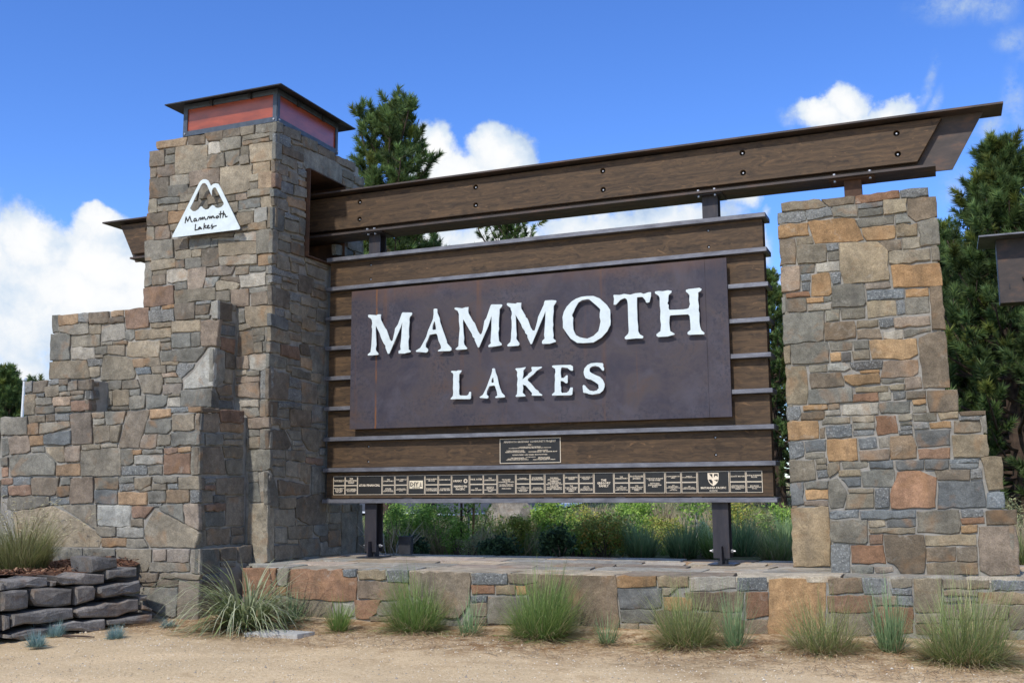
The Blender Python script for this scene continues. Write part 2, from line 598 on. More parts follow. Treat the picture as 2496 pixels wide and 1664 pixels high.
def cut_plate(name, outline, holes, y_front, thick, m, parent=None, bev=0.0):
    """flat plate facing -Y from outlines in XZ, with real openings"""
    cu = bpy.data.curves.new(name, 'CURVE')
    cu.dimensions = '2D'; cu.fill_mode = 'BOTH'; cu.extrude = thick / 2 - bev; cu.bevel_depth = bev; cu.bevel_resolution = 0; cu.offset = -bev
    for pts in [outline] + list(holes):
        sp = cu.splines.new('POLY')
        sp.points.add(len(pts) - 1)
        for i, p in enumerate(pts): sp.points[i].co = (p[0], p[1], 0, 1)
        sp.use_cyclic_u = True
    return curve_mesh(name, cu, y_front + thick / 2, m, parent)


def curve_mesh(name, cu, y_mid, m, parent):
    tmp = bpy.data.objects.new('tmp', cu)
    COL.objects.link(tmp)
    dg = bpy.context.evaluated_depsgraph_get()
    me = bpy.data.meshes.new_from_object(tmp.evaluated_get(dg))
    bpy.data.objects.remove(tmp); bpy.data.curves.remove(cu)
    me.name = name
    me.materials.clear()
    n = len(me.vertices)
    co = np.empty(n * 3, dtype=np.float32); me.vertices.foreach_get('co', co); co = co.reshape(-1, 3)
    org = np.array(origin(parent) if parent else (0, 0, 0), dtype=np.float32)
    w = np.stack([co[:, 0], y_mid - co[:, 2], co[:, 1]], 1) - org
    me.vertices.foreach_set('co', w.astype(np.float32).ravel())
    me.update()
    return link(name, me, m, parent)


def pairs(txt, k=.001):
    n = [float(x) * k for x in txt.split()]
    return list(zip(n[::2], n[1::2]))


def circle(cx, cz, r, n=14):
    return [(cx + r * math.cos(2 * math.pi * i / n), cz + r * math.sin(2 * math.pi * i / n)) for i in range(n)]


# traced outlines of the real stones, letters and plaques: millimetres in the plane of each wall face
STONES={}
STONES['TF']='''o -1888 4510 -1414 4512 -1442 4406 -1874 4418
n -1398 4518 -1138 4515 -1145 4388 -1397 4396
n -1129 4517 -846 4514 -852 4390 -1080 4413
n -842 4514 -596 4516 -599 4405 -886 4423
- -586 4518 -393 4516 -400 4410 -577 4408
g -371 4516 -45 4515 -51 4382 -368 4424
n -1989 4395 -1761 4383 -1746 4181 -1979 4198
- -1734 4399 -1596 4393 -1593 4322 -1735 4328
- -1743 4305 -1587 4303 -1587 4199 -1738 4199
t -1579 4402 -1093 4358 -1086 4040 -1579 4047
w -1079 4394 -907 4398 -890 4238 -1076 4231
- -886 4423 -585 4396 -586 4252 -875 4254
- -564 4406 -166 4395 -165 4349 -557 4340
- -557 4322 -175 4327 -169 4286 -556 4288
g -166 4392 -51 4375 -52 4270 -157 4294
- -1076 4216 -823 4219 -816 4047 -1078 4058
- -813 4237 -596 4226 -595 4091 -718 4039 -797 4099
t -585 4267 -469 4260 -469 4154 -581 4159
- -585 4151 -461 4147 -457 4051 -581 4049
t -459 4290 -51 4261 -53 4044 -440 4055
n -1983 4193 -1871 4188 -1894 4048 -1975 4051
p -1862 4192 -1586 4176 -1588 4048 -1854 4043
n -1984 4040 -1674 4021 -1672 3766 -1974 3779
- -1651 4027 -1356 4019 -1355 3888 -1654 3909
- -1668 3903 -1368 3893 -1371 3755 -1670 3766
p -1347 4051 -888 4043 -885 3852 -1337 3848
t -880 4051 -407 4018 -439 3722 -491 3701 -867 3685
t -397 4034 -144 4029 -144 3899 -392 3907
- -130 4041 -49 4038 -49 3908 -128 3909
t -403 3899 -265 3891 -315 3806 -431 3808
- -431 3802 -308 3796 -322 3699 -428 3702
o -297 3904 -53 3894 -51 3702 -297 3705
- -1359 3841 -1192 3840 -1189 3765 -1362 3767
- -1174 3847 -884 3845 -882 3683 -1171 3680
- -1475 3771 -1210 3749 -1228 3664 -1470 3677
g -1831 3747 -1489 3739 -1479 3669 -1828 3681
t -1971 3763 -1843 3754 -1843 3579 -1973 3588
g -1838 3663 -1519 3655 -1520 3581 -1830 3587
t -1508 3654 -1344 3654 -1346 3561 -1510 3566
- -1328 3652 -1051 3648 -1046 3537 -1323 3540
- -1041 3674 -639 3664 -637 3600 -1031 3590
- -1030 3581 -786 3577 -789 3535 -1029 3544
p -627 3668 -469 3662 -466 3595 -624 3598
t -453 3705 -88 3694 -90 3626 -456 3615
- -581 3593 -280 3586 -272 3477 -581 3476
t -268 3597 -52 3595 -52 3470 -264 3471
- -776 3589 -606 3582 -593 3450 -770 3442
- -580 3467 -345 3467 -355 3445 -580 3445
w -345 3458 -167 3460 -166 3296 -350 3294
- -157 3469 -47 3464 -52 3212 -159 3206
n -1984 3581 -1659 3559 -1656 3409 -1982 3425
o -1650 3567 -1390 3553 -1440 3423 -1652 3418
t -1367 3532 -1046 3524 -1043 3372 -1383 3389
- -1035 3526 -784 3517 -781 3344 -1027 3361
- -605 3438 -359 3438 -367 3290 -599 3270
t -434 3279 -172 3282 -169 3198 -435 3208
- -1987 3416 -1875 3408 -1872 3226 -1986 3232
p -1847 3401 -1642 3395 -1620 3229 -1848 3233
t -1619 3396 -1484 3395 -1525 3321 -1611 3321
- -1465 3383 -1038 3353 -1033 3239 -1511 3264
- -1027 3348 -615 3308 -612 3232 -1022 3242
- -590 3215 -453 3233 -442 3209 -578 3187
g -1999 3220 -1564 3205 -1548 2978 -1990 2977
n -1551 3203 -1329 3200 -1329 3071 -1530 3063
- -1306 3179 -991 3169 -990 3057 -1289 3049
n -1297 3237 -643 3206 -662 3150 -1284 3195
- -980 3128 -880 3127 -877 3055 -977 3052
t -865 3120 -310 3053 -311 2911 -846 2925
w -631 3174 -312 3174 -311 3065 -639 3112
- -304 3185 -55 3177 -51 2903 -299 2901
t -1529 3050 -1278 3052 -1279 2948 -1516 2951
t -1266 3038 -1129 3037 -1130 2952 -1258 2955
n -1123 3042 -862 3035 -863 2810 -1107 2823
- -846 2913 -298 2897 -299 2786 -831 2807
o -286 2899 -56 2895 -58 2764 -285 2761
- -1996 2959 -1892 2958 -1867 2660 -1985 2639
t -1884 2967 -1516 2961 -1511 2850 -1881 2842
- -1501 2932 -1372 2933 -1372 2838 -1492 2839
- -1368 2947 -1134 2940 -1133 2816 -1366 2819
- -1867 2826 -1649 2826 -1655 2775 -1860 2780
w -1640 2825 -1389 2824 -1324 2779 -1315 2678 -1570 2658 -1637 2687
n -1864 2771 -1659 2768 -1658 2652 -1857 2650
p -1310 2805 -1040 2808 -1047 2664 -1086 2551 -1305 2556
p -1023 2797 -616 2784 -665 2685 -1020 2698
- -605 2769 -415 2766 -422 2682 -618 2678
- -404 2751 -175 2744 -173 2695 -402 2698
- -160 2738 -54 2741 -55 2650 -162 2659
w -548 2657 -172 2660 -168 2519 -521 2517
- -157 2632 -59 2636 -59 2510 -153 2515
n -814 2662 -558 2658 -528 2570 -824 2642
t -876 2614 -823 2624 -527 2549 -573 2496 -883 2511
w -1030 2672 -831 2667 -917 2555 -1057 2548
- -1509 2649 -1325 2652 -1321 2564 -1505 2557
- -882 2489 -675 2490 -670 2366 -870 2371
p -658 2489 -405 2486 -398 2284 -639 2293
- -395 2494 -136 2491 -134 2438 -393 2441
n -351 2429 -134 2429 -129 2281 -346 2278
g -126 2495 -50 2492 -51 2284 -119 2275
t -1505 2549 -888 2536 -882 2387 -1182 2407 -1496 2367
r -1989 2625 -1524 2618 -1513 2392 -1980 2385
g -531 2212 -452 2228 -447 2087 -526 2079
t -439 2271 -57 2254 -54 2023 -358 2029 -422 2086
- -526 2067 -369 2065 -357 2008 -523 1997
- -346 2002 -167 2008 -165 1921 -343 1915
g -159 2012 -57 2009 -60 1855 -150 1857
n -522 1979 -335 1976 -295 1705 -543 1693
- -316 1908 -164 1909 -170 1853 -310 1839
- -293 1831 -186 1831 -182 1716 -285 1713
g -176 1841 -56 1841 -60 1717 -172 1721
p -549 1676 -387 1684 -371 1529 -544 1546
w -367 1697 -70 1692 -71 1539 -195 1499 -350 1528
- -546 1512 -401 1513 -399 1461 -544 1460
- -390 1495 -205 1494 -214 1452 -389 1450
p -548 1437 -214 1439 -216 1376 -545 1368
p -544 1351 -215 1358 -205 1171 -535 1219
b -195 1485 -50 1533 -47 1182 -194 1171
w -491 1148 -214 1154 -211 1075 -468 1088
- -457 1062 -221 1061 -198 968 -361 961
- -203 1137 -52 1148 -52 963 -193 963
p -360 948 -52 946 -52 829 -352 829
- -360 821 -193 816 -190 732 -357 736
g -182 816 -47 812 -44 586 -175 598
- -356 719 -185 720 -181 598 -347 590
- -357 576 -34 573 -37 362 -136 335 -359 345
- -329 325 -200 326 -196 207 -325 205
w -186 314 -46 329 -44 -22 -134 -21
- -313 200 -192 198 -148 -21 -315 -8
t -300 -42 -48 -42 -27 -685 -180 -712 -228 -493 -308 -486'''
STONES['TS']='''g -1090 4500 -950 4516 -957 4404 -1094 4377
n -925 4506 -568 4540 -573 4416 -920 4388
b -1084 4362 -767 4400 -768 4270 -1088 4252
- -551 4498 -190 4528 -192 4392 -529 4364
- -751 4378 -515 4397 -514 4378 -734 4337
- -749 4319 -496 4342 -492 4224 -753 4210
n -156 4500 244 4516 237 4404 -152 4395
g -1094 4241 -969 4253 -967 4063 -1091 4044
n -944 4243 -494 4271 -490 4178 -947 4151
- -946 4133 -632 4150 -634 4042 -948 4032
g -481 4369 -185 4379 265 4399 411 4372 418 4138 238 4148 -407 4108 -482 4133
n 269 4494 742 4514 737 4411 272 4399
g -616 4127 -504 4127 -502 4080 -604 4078
b -597 4066 -421 4072 -418 3991 -594 3988
n -1089 4008 -813 4017 -808 3890 -1090 3882
- -781 3971 -610 3978 -604 3846 -775 3835
r -1089 3864 -974 3870 -966 3701 -1087 3695
- -944 3870 -802 3883 -597 3889 -596 3867 -941 3816
b -956 3798 -703 3815 -701 3690 -950 3678
o -576 3924 -416 3932 -423 3868 -573 3860
- -682 3821 -428 3834 -425 3736 -683 3695
g -1112 3661 -829 3665 -827 3612 -1108 3577
o -798 3652 -422 3677 -418 3569 -763 3546 -802 3600
- -1093 3568 -1012 3577 -1016 3469 -1089 3471
- -1005 3574 -801 3573 -796 3456 -1000 3458
- -1102 3441 -880 3444 -876 3193 -1091 3187
- -732 3527 -423 3522 -428 3474 -723 3465
b -856 3432 -579 3437 -571 3393 -854 3378
- -852 3352 -582 3363 -577 3235 -853 3226
- -557 3439 -429 3440 -438 3249 -559 3258
- -973 3167 -716 3149 -714 3086 -979 3089
- -702 3188 -436 3190 -435 3166 -716 3149
- -1110 3148 -1002 3155 -991 2901 -1104 2894
- -978 3068 -743 3067 -739 2954 -973 2958
n -715 3109 -433 3108 -443 2971 -724 2975
- -752 2912 -441 2903 -423 2865 -735 2856
- -1005 2894 -782 2897 -730 2731 -992 2724
- -411 2965 -166 2950 -165 2916 -400 2925
- -1114 2862 -1019 2874 -1023 2762 -1110 2762
- -704 2844 -549 2839 -560 2741 -700 2746
g -392 2895 37 2877 42 2759 -339 2771
n -150 2953 104 2942 105 2913 -149 2920
b -1108 2724 -880 2716 -544 2713 -542 2663 -1105 2641
n -529 2740 -208 2736 -217 2538 -536 2533
- -197 2692 78 2680 80 2624 -204 2629
- -876 2632 -572 2632 -571 2608 -874 2597
b -1104 2620 -905 2626 -908 2538 -1106 2536
- -888 2577 -570 2582 -567 2513 -894 2505
- -203 2607 64 2598 67 2512 -200 2519
- 430 4348 709 4357 711 4260 432 4258
- 728 4342 932 4349 923 4247 731 4245
- 433 4228 705 4234 677 4149 437 4123
g 264 3287 545 3302 539 3183 268 3155
- 561 3377 929 3459 923 3304 750 3308 563 3317
b 563 3293 732 3289 733 3244 566 3208
- 760 3295 934 3291 925 3263 762 3244
n -1104 2486 -719 2475 -711 2272 -1080 2273
b -704 2469 -503 2468 -500 2387 -701 2389
- -472 2470 -280 2466 -286 2377 -468 2374
n -252 2600 81 2593 84 2516 -249 2512
- -264 2469 -116 2466 -113 2377 -261 2381
- -83 2475 102 2465 104 2412 -81 2410
t -699 2350 -362 2342 -357 2205 -508 2205 -695 2242
- -340 2346 -161 2347 -157 2240 -336 2250
- -129 2361 89 2359 77 2201 -124 2218
b -1006 2230 -830 2235 -827 2165 -1003 2164
- -815 2234 -700 2229 -697 2146 -811 2150
g -678 2211 -461 2209 -459 2141 -675 2144
b -1098 2167 -750 2129 -751 2000 -1098 2024
g -735 2114 -473 2117 -470 2022 -731 2021
t -440 2212 -156 2200 -158 2075 -441 2080
- -138 2166 45 2165 47 2113 -136 2105
t -1097 2003 -729 1982 -694 1858 -1095 1844
n -684 1989 -453 1985 -450 1917 -675 1914
- -439 2041 49 2035 37 1916 -434 1910
- -1100 1823 -901 1820 -896 1711 -1101 1712
r -880 1822 -509 1834 -472 1685 -866 1697
n -464 1876 -306 1887 -253 1761 -453 1759
- -242 1877 71 1907 67 1543 -198 1571
- -1096 1675 -761 1663 -756 1548 -1104 1533
g -737 1669 -462 1661 -460 1603 -734 1599
o -442 1717 -210 1712 -211 1588 -438 1609
- -743 1586 -643 1579 -641 1522 -740 1529
- -631 1572 -245 1541 -242 1455 -639 1478
- -213 1544 0 1548 -3 1441 -210 1458
n -1103 1513 -693 1478 -726 1174 -1093 1162
b -677 1444 -440 1432 -443 1333 -688 1342
n -415 1426 -88 1411 -86 1179 -405 1173
- -62 1414 122 1412 109 1285 -63 1280
b -710 1302 -435 1308 -430 1174 -734 1173
- -56 1259 110 1254 106 1179 -53 1181
n -1092 1134 -900 1140 -907 964 -1090 969
b -886 1141 -574 1156 -572 1099 -883 1071
b -559 1149 -420 1150 -418 1092 -556 1095
- -404 1143 -198 1149 -196 1081 -402 1079
- -888 1055 -670 1054 -672 956 -893 960
n -646 1072 -218 1076 -220 883 -644 877
b -188 1141 97 1152 103 973 -191 941
n -1035 944 -848 939 -845 874 -1018 868
- -834 940 -656 933 -652 842 -844 840
- -638 865 -439 858 -438 827 -636 829
g -206 924 122 925 117 873 -188 884
n -1085 802 -740 811 -605 646 -686 594 -1062 590
- -702 813 -416 816 -397 715 -602 718
g -399 855 -42 856 -48 586 -226 602 -372 716
- -25 848 125 843 131 646 -18 650
- -586 695 -386 694 -370 658 -584 650
- -583 634 -337 635 -320 598 -582 593
- -1044 574 -730 578 -726 474 -1040 482
- -715 575 -320 577 -321 454 -711 471
t -287 561 -31 561 -46 527 -286 520
r -301 500 103 500 99 419 -283 446
b -1 627 132 625 128 546 2 552
- -1034 467 -734 462 -738 402 -1025 404
g -710 450 -438 439 -431 261 -709 292
t -413 428 -187 422 -194 187 -405 230
- -161 401 173 399 168 86 -148 64
- -1036 384 -737 382 -726 261 -935 273
g -1077 317 -968 269 -870 106 -848 -78 -976 -76 -1070 -41
n -853 237 -178 172 -180 61 -834 59
- -815 26 -498 24 -508 -96 -818 -91
n -483 15 202 69 181 -315 -217 -294 -480 -209
- -904 -109 -508 -113 -506 -307 -896 -290
t -1069 -62 -917 -119 -911 -703 -1048 -694
- -485 -233 -239 -306 -476 -303
- -880 -313 -654 -330 -655 -502 -887 -480
- -634 -313 -128 -321 -129 -463 -628 -450
g -90 -314 231 -315 219 -451 5 -442 -87 -380
- 240 -73 497 -85 500 -155 243 -150
- 243 -172 500 -177 504 -298 247 -290
- 248 -316 505 -324 507 -380 250 -375
- -642 -464 -424 -471 -422 -518 -641 -503
- -396 -467 33 -476 40 -681 -271 -671 -393 -540
n 58 -460 230 -458 232 -514 66 -506
o 251 -396 511 -406 517 -590 257 -586
- 57 -530 212 -534 211 -699 63 -686
n -900 -519 -406 -534 -293 -682 -878 -690
- 235 -610 517 -607 521 -710 238 -696
- 238 -70 554 -70 557 -155 241 -149
- 573 -70 753 -73 746 -169 576 -166
- 776 -73 921 -75 913 -157 779 -157
- 939 -80 1066 -82 1077 -489 950 -484
- 214 -162 525 -174 520 -298 195 -289
- 552 -179 914 -187 913 -705 559 -695
- 255 -302 515 -307 513 -377 258 -378
n 249 -396 514 -396 516 -574 247 -586
- 229 -593 520 -593 523 -702 233 -695
- 951 -498 1077 -503 1083 -714 937 -706'''
STONES['M2F']='''- -3066 2295 -2963 2291 -2954 2075 -3049 2074
o -2951 2291 -2639 2283 -2636 2172 -2941 2156
b -2625 2282 -2464 2278 -2457 2169 -2622 2180
n -2453 2282 -2154 2275 -2145 2135 -2439 2142
o -2114 2279 -1933 2278 -1934 2211 -2114 2213
r -1906 2282 -1534 2279 -1529 2052 -1792 2044 -1871 2054
n -2138 2200 -1912 2190 -1908 2128 -2141 2135
- -2940 2140 -2467 2153 -2454 2028 -2691 2031 -2931 2092
t -2442 2123 -2269 2118 -2263 2012 -2435 2020
w -2253 2112 -1907 2106 -1890 1927 -2249 1913
- -1891 2017 -1753 2022 -1747 1918 -1795 1903 -1881 1926
b -1513 2278 -1367 2283 -1376 2239 -1506 2245
o -1346 2286 -1152 2289 -1150 2247 -1337 2249
b -1523 2233 -1155 2223 -1148 2088 -1509 2100
t -1498 2085 -1184 2074 -1182 2031 -1491 2041
n -1146 2297 -855 2287 -853 2102 -1132 2109
b -835 2293 -626 2291 -636 2266 -844 2269
n -839 2252 -639 2249 -662 2148 -834 2143
g -838 2130 -629 2122 -649 2087 -836 2100
w -616 2286 -533 2289 -528 2074 -603 2089
t -1735 2017 -1187 2009 -1186 1900 -1729 1904
t -1178 2084 -768 2072 -767 1947 -1168 1959
p -755 2062 -487 2057 -531 1752 -742 1775
g -3060 2056 -2758 2046 -2739 1718 -3042 1731
- -2742 2014 -2273 1997 -2264 1861 -2727 1879
- -2244 1901 -2067 1897 -2070 1867 -2242 1868
- -2051 1898 -1839 1893 -1841 1858 -2049 1866
- -1335 1883 -1189 1881 -1188 1859 -1334 1859
t -1856 1882 -1339 1868 -1367 1678 -1761 1696 -1855 1722
- -1340 1846 -1187 1841 -1183 1757 -1329 1762
g -1177 1932 -901 1923 -901 1774 -1169 1778
- -891 1926 -766 1925 -763 1776 -888 1774
w -2726 1854 -2354 1841 -2334 1710 -2716 1726
- -2332 1852 -2154 1847 -2148 1757 -2326 1763
- -2139 1859 -1881 1849 -1878 1724 -2133 1764
t -3058 1710 -2459 1692 -2399 1477 -3049 1496
- -2325 1749 -2207 1744 -2205 1715 -2323 1718
b -2449 1707 -2208 1700 -2203 1618 -2431 1621
t -2419 1608 -2247 1604 -2252 1493 -2395 1495
t -2183 1732 -1850 1701 -1752 1657 -1698 1484 -1717 1436 -2214 1442
o -1744 1674 -1573 1668 -1542 1580 -1578 1565 -1727 1576
- -1562 1673 -1345 1670 -1330 1572 -1531 1579
g -1345 1739 -665 1750 -817 1588 -1108 1612 -1322 1627
t -1325 1608 -1069 1600 -1074 1576 -1324 1581
b -1698 1560 -1473 1559 -1465 1485 -1672 1486
- -1458 1565 -1237 1561 -1239 1482 -1448 1496
- -1228 1552 -1098 1553 -1106 1501 -1225 1490
b -1074 1578 -837 1565 -855 1519 -1014 1416 -1056 1430 -1097 1489
p -1282 1477 -1080 1472 -1073 1431 -1273 1432
w -640 1740 -547 1735 -549 1289 -970 1286 -970 1380 -805 1508 -687 1637
- -1644 1469 -1285 1464 -1274 1378 -1316 1238 -1567 1260 -1605 1358
- -1264 1416 -1014 1413 -1005 1358 -1244 1366
p -1268 1343 -993 1341 -1009 1233 -1269 1236
- -1006 1260 -562 1266 -559 1068 -1008 1078
- -2156 1418 -1899 1417 -1904 1323 -2157 1320
- -1888 1411 -1657 1418 -1623 1328 -1882 1322
- -2142 1299 -2030 1295 -2037 1129 -2126 1127
t -2014 1300 -1771 1302 -1771 1124 -2003 1122
- -1764 1298 -1615 1304 -1618 1231 -1756 1239
- -1755 1220 -1526 1228 -1540 1084 -1751 1083
- -1515 1222 -1198 1214 -1214 1123 -1255 1087 -1507 1080
- -1184 1225 -1015 1224 -1020 1202 -1182 1198
w -1192 1187 -1019 1190 -1018 1082 -1208 1089
- -2121 1107 -1770 1103 -1768 1072 -2119 1085'''
STONES['M2S']='''n -1448 2285 -1151 2305 -1149 2094 -1445 2076
- -1135 2299 -1068 2303 -1070 2225 -1131 2224
- -1376 2062 -1074 2072 -1078 2047 -1375 2038
b -1374 2020 -1077 2037 -1085 1921 -1363 1914
- -1454 2059 -1394 2059 -1344 1766 -1438 1754
r -1334 1880 -1075 1884 -1083 1712 -1327 1739
g -1470 1723 -1262 1718 -1266 1380 -1388 1297 -1466 1301
n -1240 1712 -1087 1691 -1079 1531 -1236 1531
- -1254 1514 -1098 1514 -1103 1356 -1254 1359
n -1382 1282 -1130 1339 -1110 1227 -1325 1201
g -1484 1253 -1362 1200 -1341 1049 -1486 1063
n -1330 1186 -1095 1196 -1102 1168 -1328 1159
b -1327 1135 -1093 1145 -1094 1066 -1323 1050'''
STONES['M3F']='''b -3092 1431 -2982 1436 -2976 1303 -3081 1302
n -2967 1430 -2735 1428 -2766 1294 -2963 1292
b -2708 1431 -2548 1434 -2549 1383 -2709 1385
n -2543 1433 -2401 1434 -2407 1365 -2538 1365
n -2387 1395 -2262 1406 -2261 1301 -2398 1299
n -2248 1406 -2058 1410 -2049 1287 -2245 1301
- -2767 1360 -2554 1364 -2545 1245 -2751 1241
- -2537 1346 -2424 1345 -2420 1296 -2533 1296
- -2518 1275 -2360 1273 -2364 1237 -2511 1243
b -2892 1273 -2769 1270 -2772 1242 -2890 1247
n -2352 1281 -2151 1281 -2157 1246 -2349 1249
- -2375 1231 -2161 1230 -2164 1191 -2372 1195
b -2139 1272 -2055 1274 -2049 1185 -2138 1199
t -3090 1269 -2913 1270 -2920 1035 -3078 1033
g -2907 1223 -2646 1216 -2640 1145 -2894 1146
p -2628 1219 -2379 1219 -2361 1125 -2616 1121
r -2332 1160 -2063 1162 -2062 1046 -2317 1049
- -2915 1118 -2602 1114 -2603 1040 -2892 1041
- -2576 1101 -2336 1101 -2332 1044 -2576 1044'''
STONES['M3S']='''n -1794 1411 -1730 1412 -1734 1298 -1786 1302
n -1724 1387 -1637 1386 -1634 1350 -1721 1346
b -1789 1275 -1635 1288 -1629 1195 -1783 1187
n -1795 1162 -1668 1172 -1665 1055 -1787 1047'''
STONES['M1F']='''g -3320 998 -2900 996 -2888 789 -3302 790
- -2888 999 -2626 1001 -2625 925 -2872 933
n -2615 1007 -2477 1009 -2479 934 -2609 935
b -2464 1009 -2257 1008 -2251 936 -2458 934
p -2236 1001 -1910 1006 -1880 658 -2176 653 -2191 804
- -1891 1009 -1719 1010 -1719 952 -1883 952
g -1706 1009 -1409 1005 -1455 872 -1697 873
- -1881 932 -1714 933 -1714 869 -1873 868
n -1379 1008 -1072 1013 -1213 585 -1492 604 -1414 881
o -1058 1013 -771 1010 -773 928 -1067 914
b -774 1019 -528 1019 -535 971 -765 973
o -518 1019 -354 1019 -358 970 -516 971
n -2881 906 -2710 909 -2704 784 -2871 779
- -2691 904 -2239 917 -2228 856 -2610 794 -2691 791
g -1097 892 -765 889 -760 780 -818 740 -1126 753
- -748 945 -445 943 -442 782 -496 768 -735 770
b -425 942 -351 943 -355 764 -417 766
t -1617 851 -1458 854 -1510 661 -1607 668
- -1869 850 -1638 851 -1625 676 -1850 662
b -2626 762 -2203 810 -2207 657 -2375 653 -2611 667
o -2847 768 -2635 766 -2626 653 -2831 651
g -3298 745 -3193 751 -3176 551 -3280 535
p -3178 763 -2858 765 -2830 586 -3137 558
p -1149 731 -943 734 -962 588 -1189 593
- -924 724 -757 726 -757 615 -934 608
- -740 744 -358 747 -356 614 -739 604
- -2820 631 -2609 629 -2605 578 -2809 577
t -2026 638 -1763 643 -1760 589 -2023 586
- -1748 640 -1512 638 -1517 605 -1740 613
t -2581 629 -2307 633 -2288 458 -2401 460 -2566 578
p -2280 627 -2048 630 -2057 458 -2272 455
- -3158 535 -2592 558 -2420 445 -2425 310 -3116 305
g -3278 511 -3173 518 -3166 430 -3271 423
r -3268 399 -3163 398 -3167 302 -3259 294
o -2403 423 -2055 428 -2046 292 -2398 296
g -2044 580 -1468 593 -1449 290 -2026 292
- -1452 576 -1279 572 -1276 425 -1327 401 -1436 411
o -1270 567 -1150 565 -1158 528 -1268 522
- -1140 564 -853 562 -857 526 -1138 527
- -958 593 -851 595 -850 574 -951 576
r -835 574 -654 580 -657 529 -827 526
o -636 582 -472 582 -475 538 -633 533
w -1245 499 -850 499 -861 410 -1240 411
r -838 507 -478 513 -478 294 -841 298
- -463 571 -350 576 -347 288 -450 286
b -1434 385 -1079 386 -1078 293 -1431 294
- -1058 375 -864 380 -865 294 -1058 296'''
STONES['M1S']='''n -1901 1013 -1576 1019 -1574 981 -1887 967
n -1902 943 -1568 962 -1570 765 -1899 756
r -1557 1004 -1113 1026 -1120 888 -1533 881
o -1537 858 -1114 865 -1123 779 -1527 775
g -1917 733 -1815 730 -1816 610 -1911 614
- -1793 731 -1510 740 -1504 622 -1781 606
- -1487 746 -1323 746 -1326 699 -1485 696
- -1304 747 -1119 752 -1125 703 -1302 700
- -1483 673 -1124 685 -1130 636 -1481 627
n -1913 576 -1510 594 -1443 433 -1410 299 -1902 292
- -1480 600 -1120 608 -1128 486 -1435 485
- -1420 455 -1127 467 -1124 294 -1387 299'''
STONES['B0F']='''r -3237 272 -3063 274 -3064 206 -3232 207
b -3047 274 -2772 277 -2775 195 -3040 197
n -2758 267 -2322 272 -2385 75 -2743 77
- -2302 267 -2157 270 -2156 190 -2295 182
p -2137 260 -1818 270 -1814 -9 -1991 -16 -2145 -24
- -1806 262 -1462 263 -1461 135 -1783 138
- -1447 258 -1234 263 -1231 206 -1444 204
t -1215 255 -989 261 -995 184 -1130 125 -1208 142
- -960 260 -622 257 -626 208 -891 199 -958 224
t -610 256 -331 256 -329 127 -601 134
b -3229 183 -3125 186 -3115 70 -3219 62
r -3104 182 -2769 183 -2761 77 -3088 79
n -2349 168 -2154 171 -2153 66 -2353 67
b -1439 192 -1224 190 -1220 126 -1434 111
- -1147 138 -994 173 -987 124 -1078 109 -1160 114
- -970 181 -774 183 -771 126 -967 124
b -755 179 -624 178 -622 137 -753 138
b -1793 123 -1468 113 -1465 -26 -1779 -17
o -1444 97 -1040 94 -1043 -42 -1436 -34
g -1023 102 -786 109 -787 -11 -1012 -18
o -772 116 -464 114 -464 -12 -766 -11
b -443 114 -322 113 -322 -17 -440 -16
- -3122 64 -2460 47 -2465 -40 -2974 -99 -3132 -85
b -2440 44 -2163 46 -2169 -24 -2445 -40
b -1025 -33 -823 -25 -867 -63 -1024 -58
t -3014 -122 -2415 -55 -2149 -154 -1771 -330 -1659 -441 -1696 -508 -2402 -517 -2943 -470
- -2279 -47 -1759 -40 -1741 -308 -2013 -180
w -1735 -48 -1257 -48 -1275 -272 -1456 -282 -1730 -259
r -1238 -64 -941 -64 -1062 -180 -1231 -177
g -853 -49 -535 -33 -520 -229 -856 -85
p -518 -38 -323 -34 -315 -305 -499 -229
- -1246 -199 -1079 -199 -1080 -279 -1245 -280
- -1749 -290 -1464 -283 -1464 -385 -1658 -387 -1741 -343
w -1441 -293 -1070 -293 -1068 -397 -1435 -385
t -1061 -309 -931 -96 -328 -319 -307 -346 -358 -489 -970 -497 -1045 -400
o -1652 -409 -1308 -406 -1302 -494 -1651 -499
- -1289 -413 -1052 -419 -998 -493 -1290 -502'''
STONES['B0S']='''n -1913 246 -1808 251 -1801 127 -1907 127
b -1781 247 -1605 253 -1607 199 -1778 190
r -1789 168 -1626 169 -1623 119 -1786 123
n -1590 249 -1110 261 -1114 69 -1586 79
- -1906 106 -1652 105 -1653 -20 -1899 -17
b -1630 57 -1417 56 -1418 -18 -1631 -11
n -1385 40 -1094 46 -1097 -277 -1410 -275
r -1765 -44 -1438 -32 -1439 -106 -1762 -100
g -1898 -42 -1787 -43 -1773 -303 -1895 -306
g -1760 -125 -1439 -121 -1438 -282 -1752 -280
n -1726 -311 -1320 -309 -1325 -479 -1717 -476
- -1870 -325 -1748 -307 -1739 -483 -1920 -489
n -1297 -302 -1082 -301 -1084 -384 -1293 -384
- -1305 -406 -1077 -402 -1079 -483 -1301 -480'''
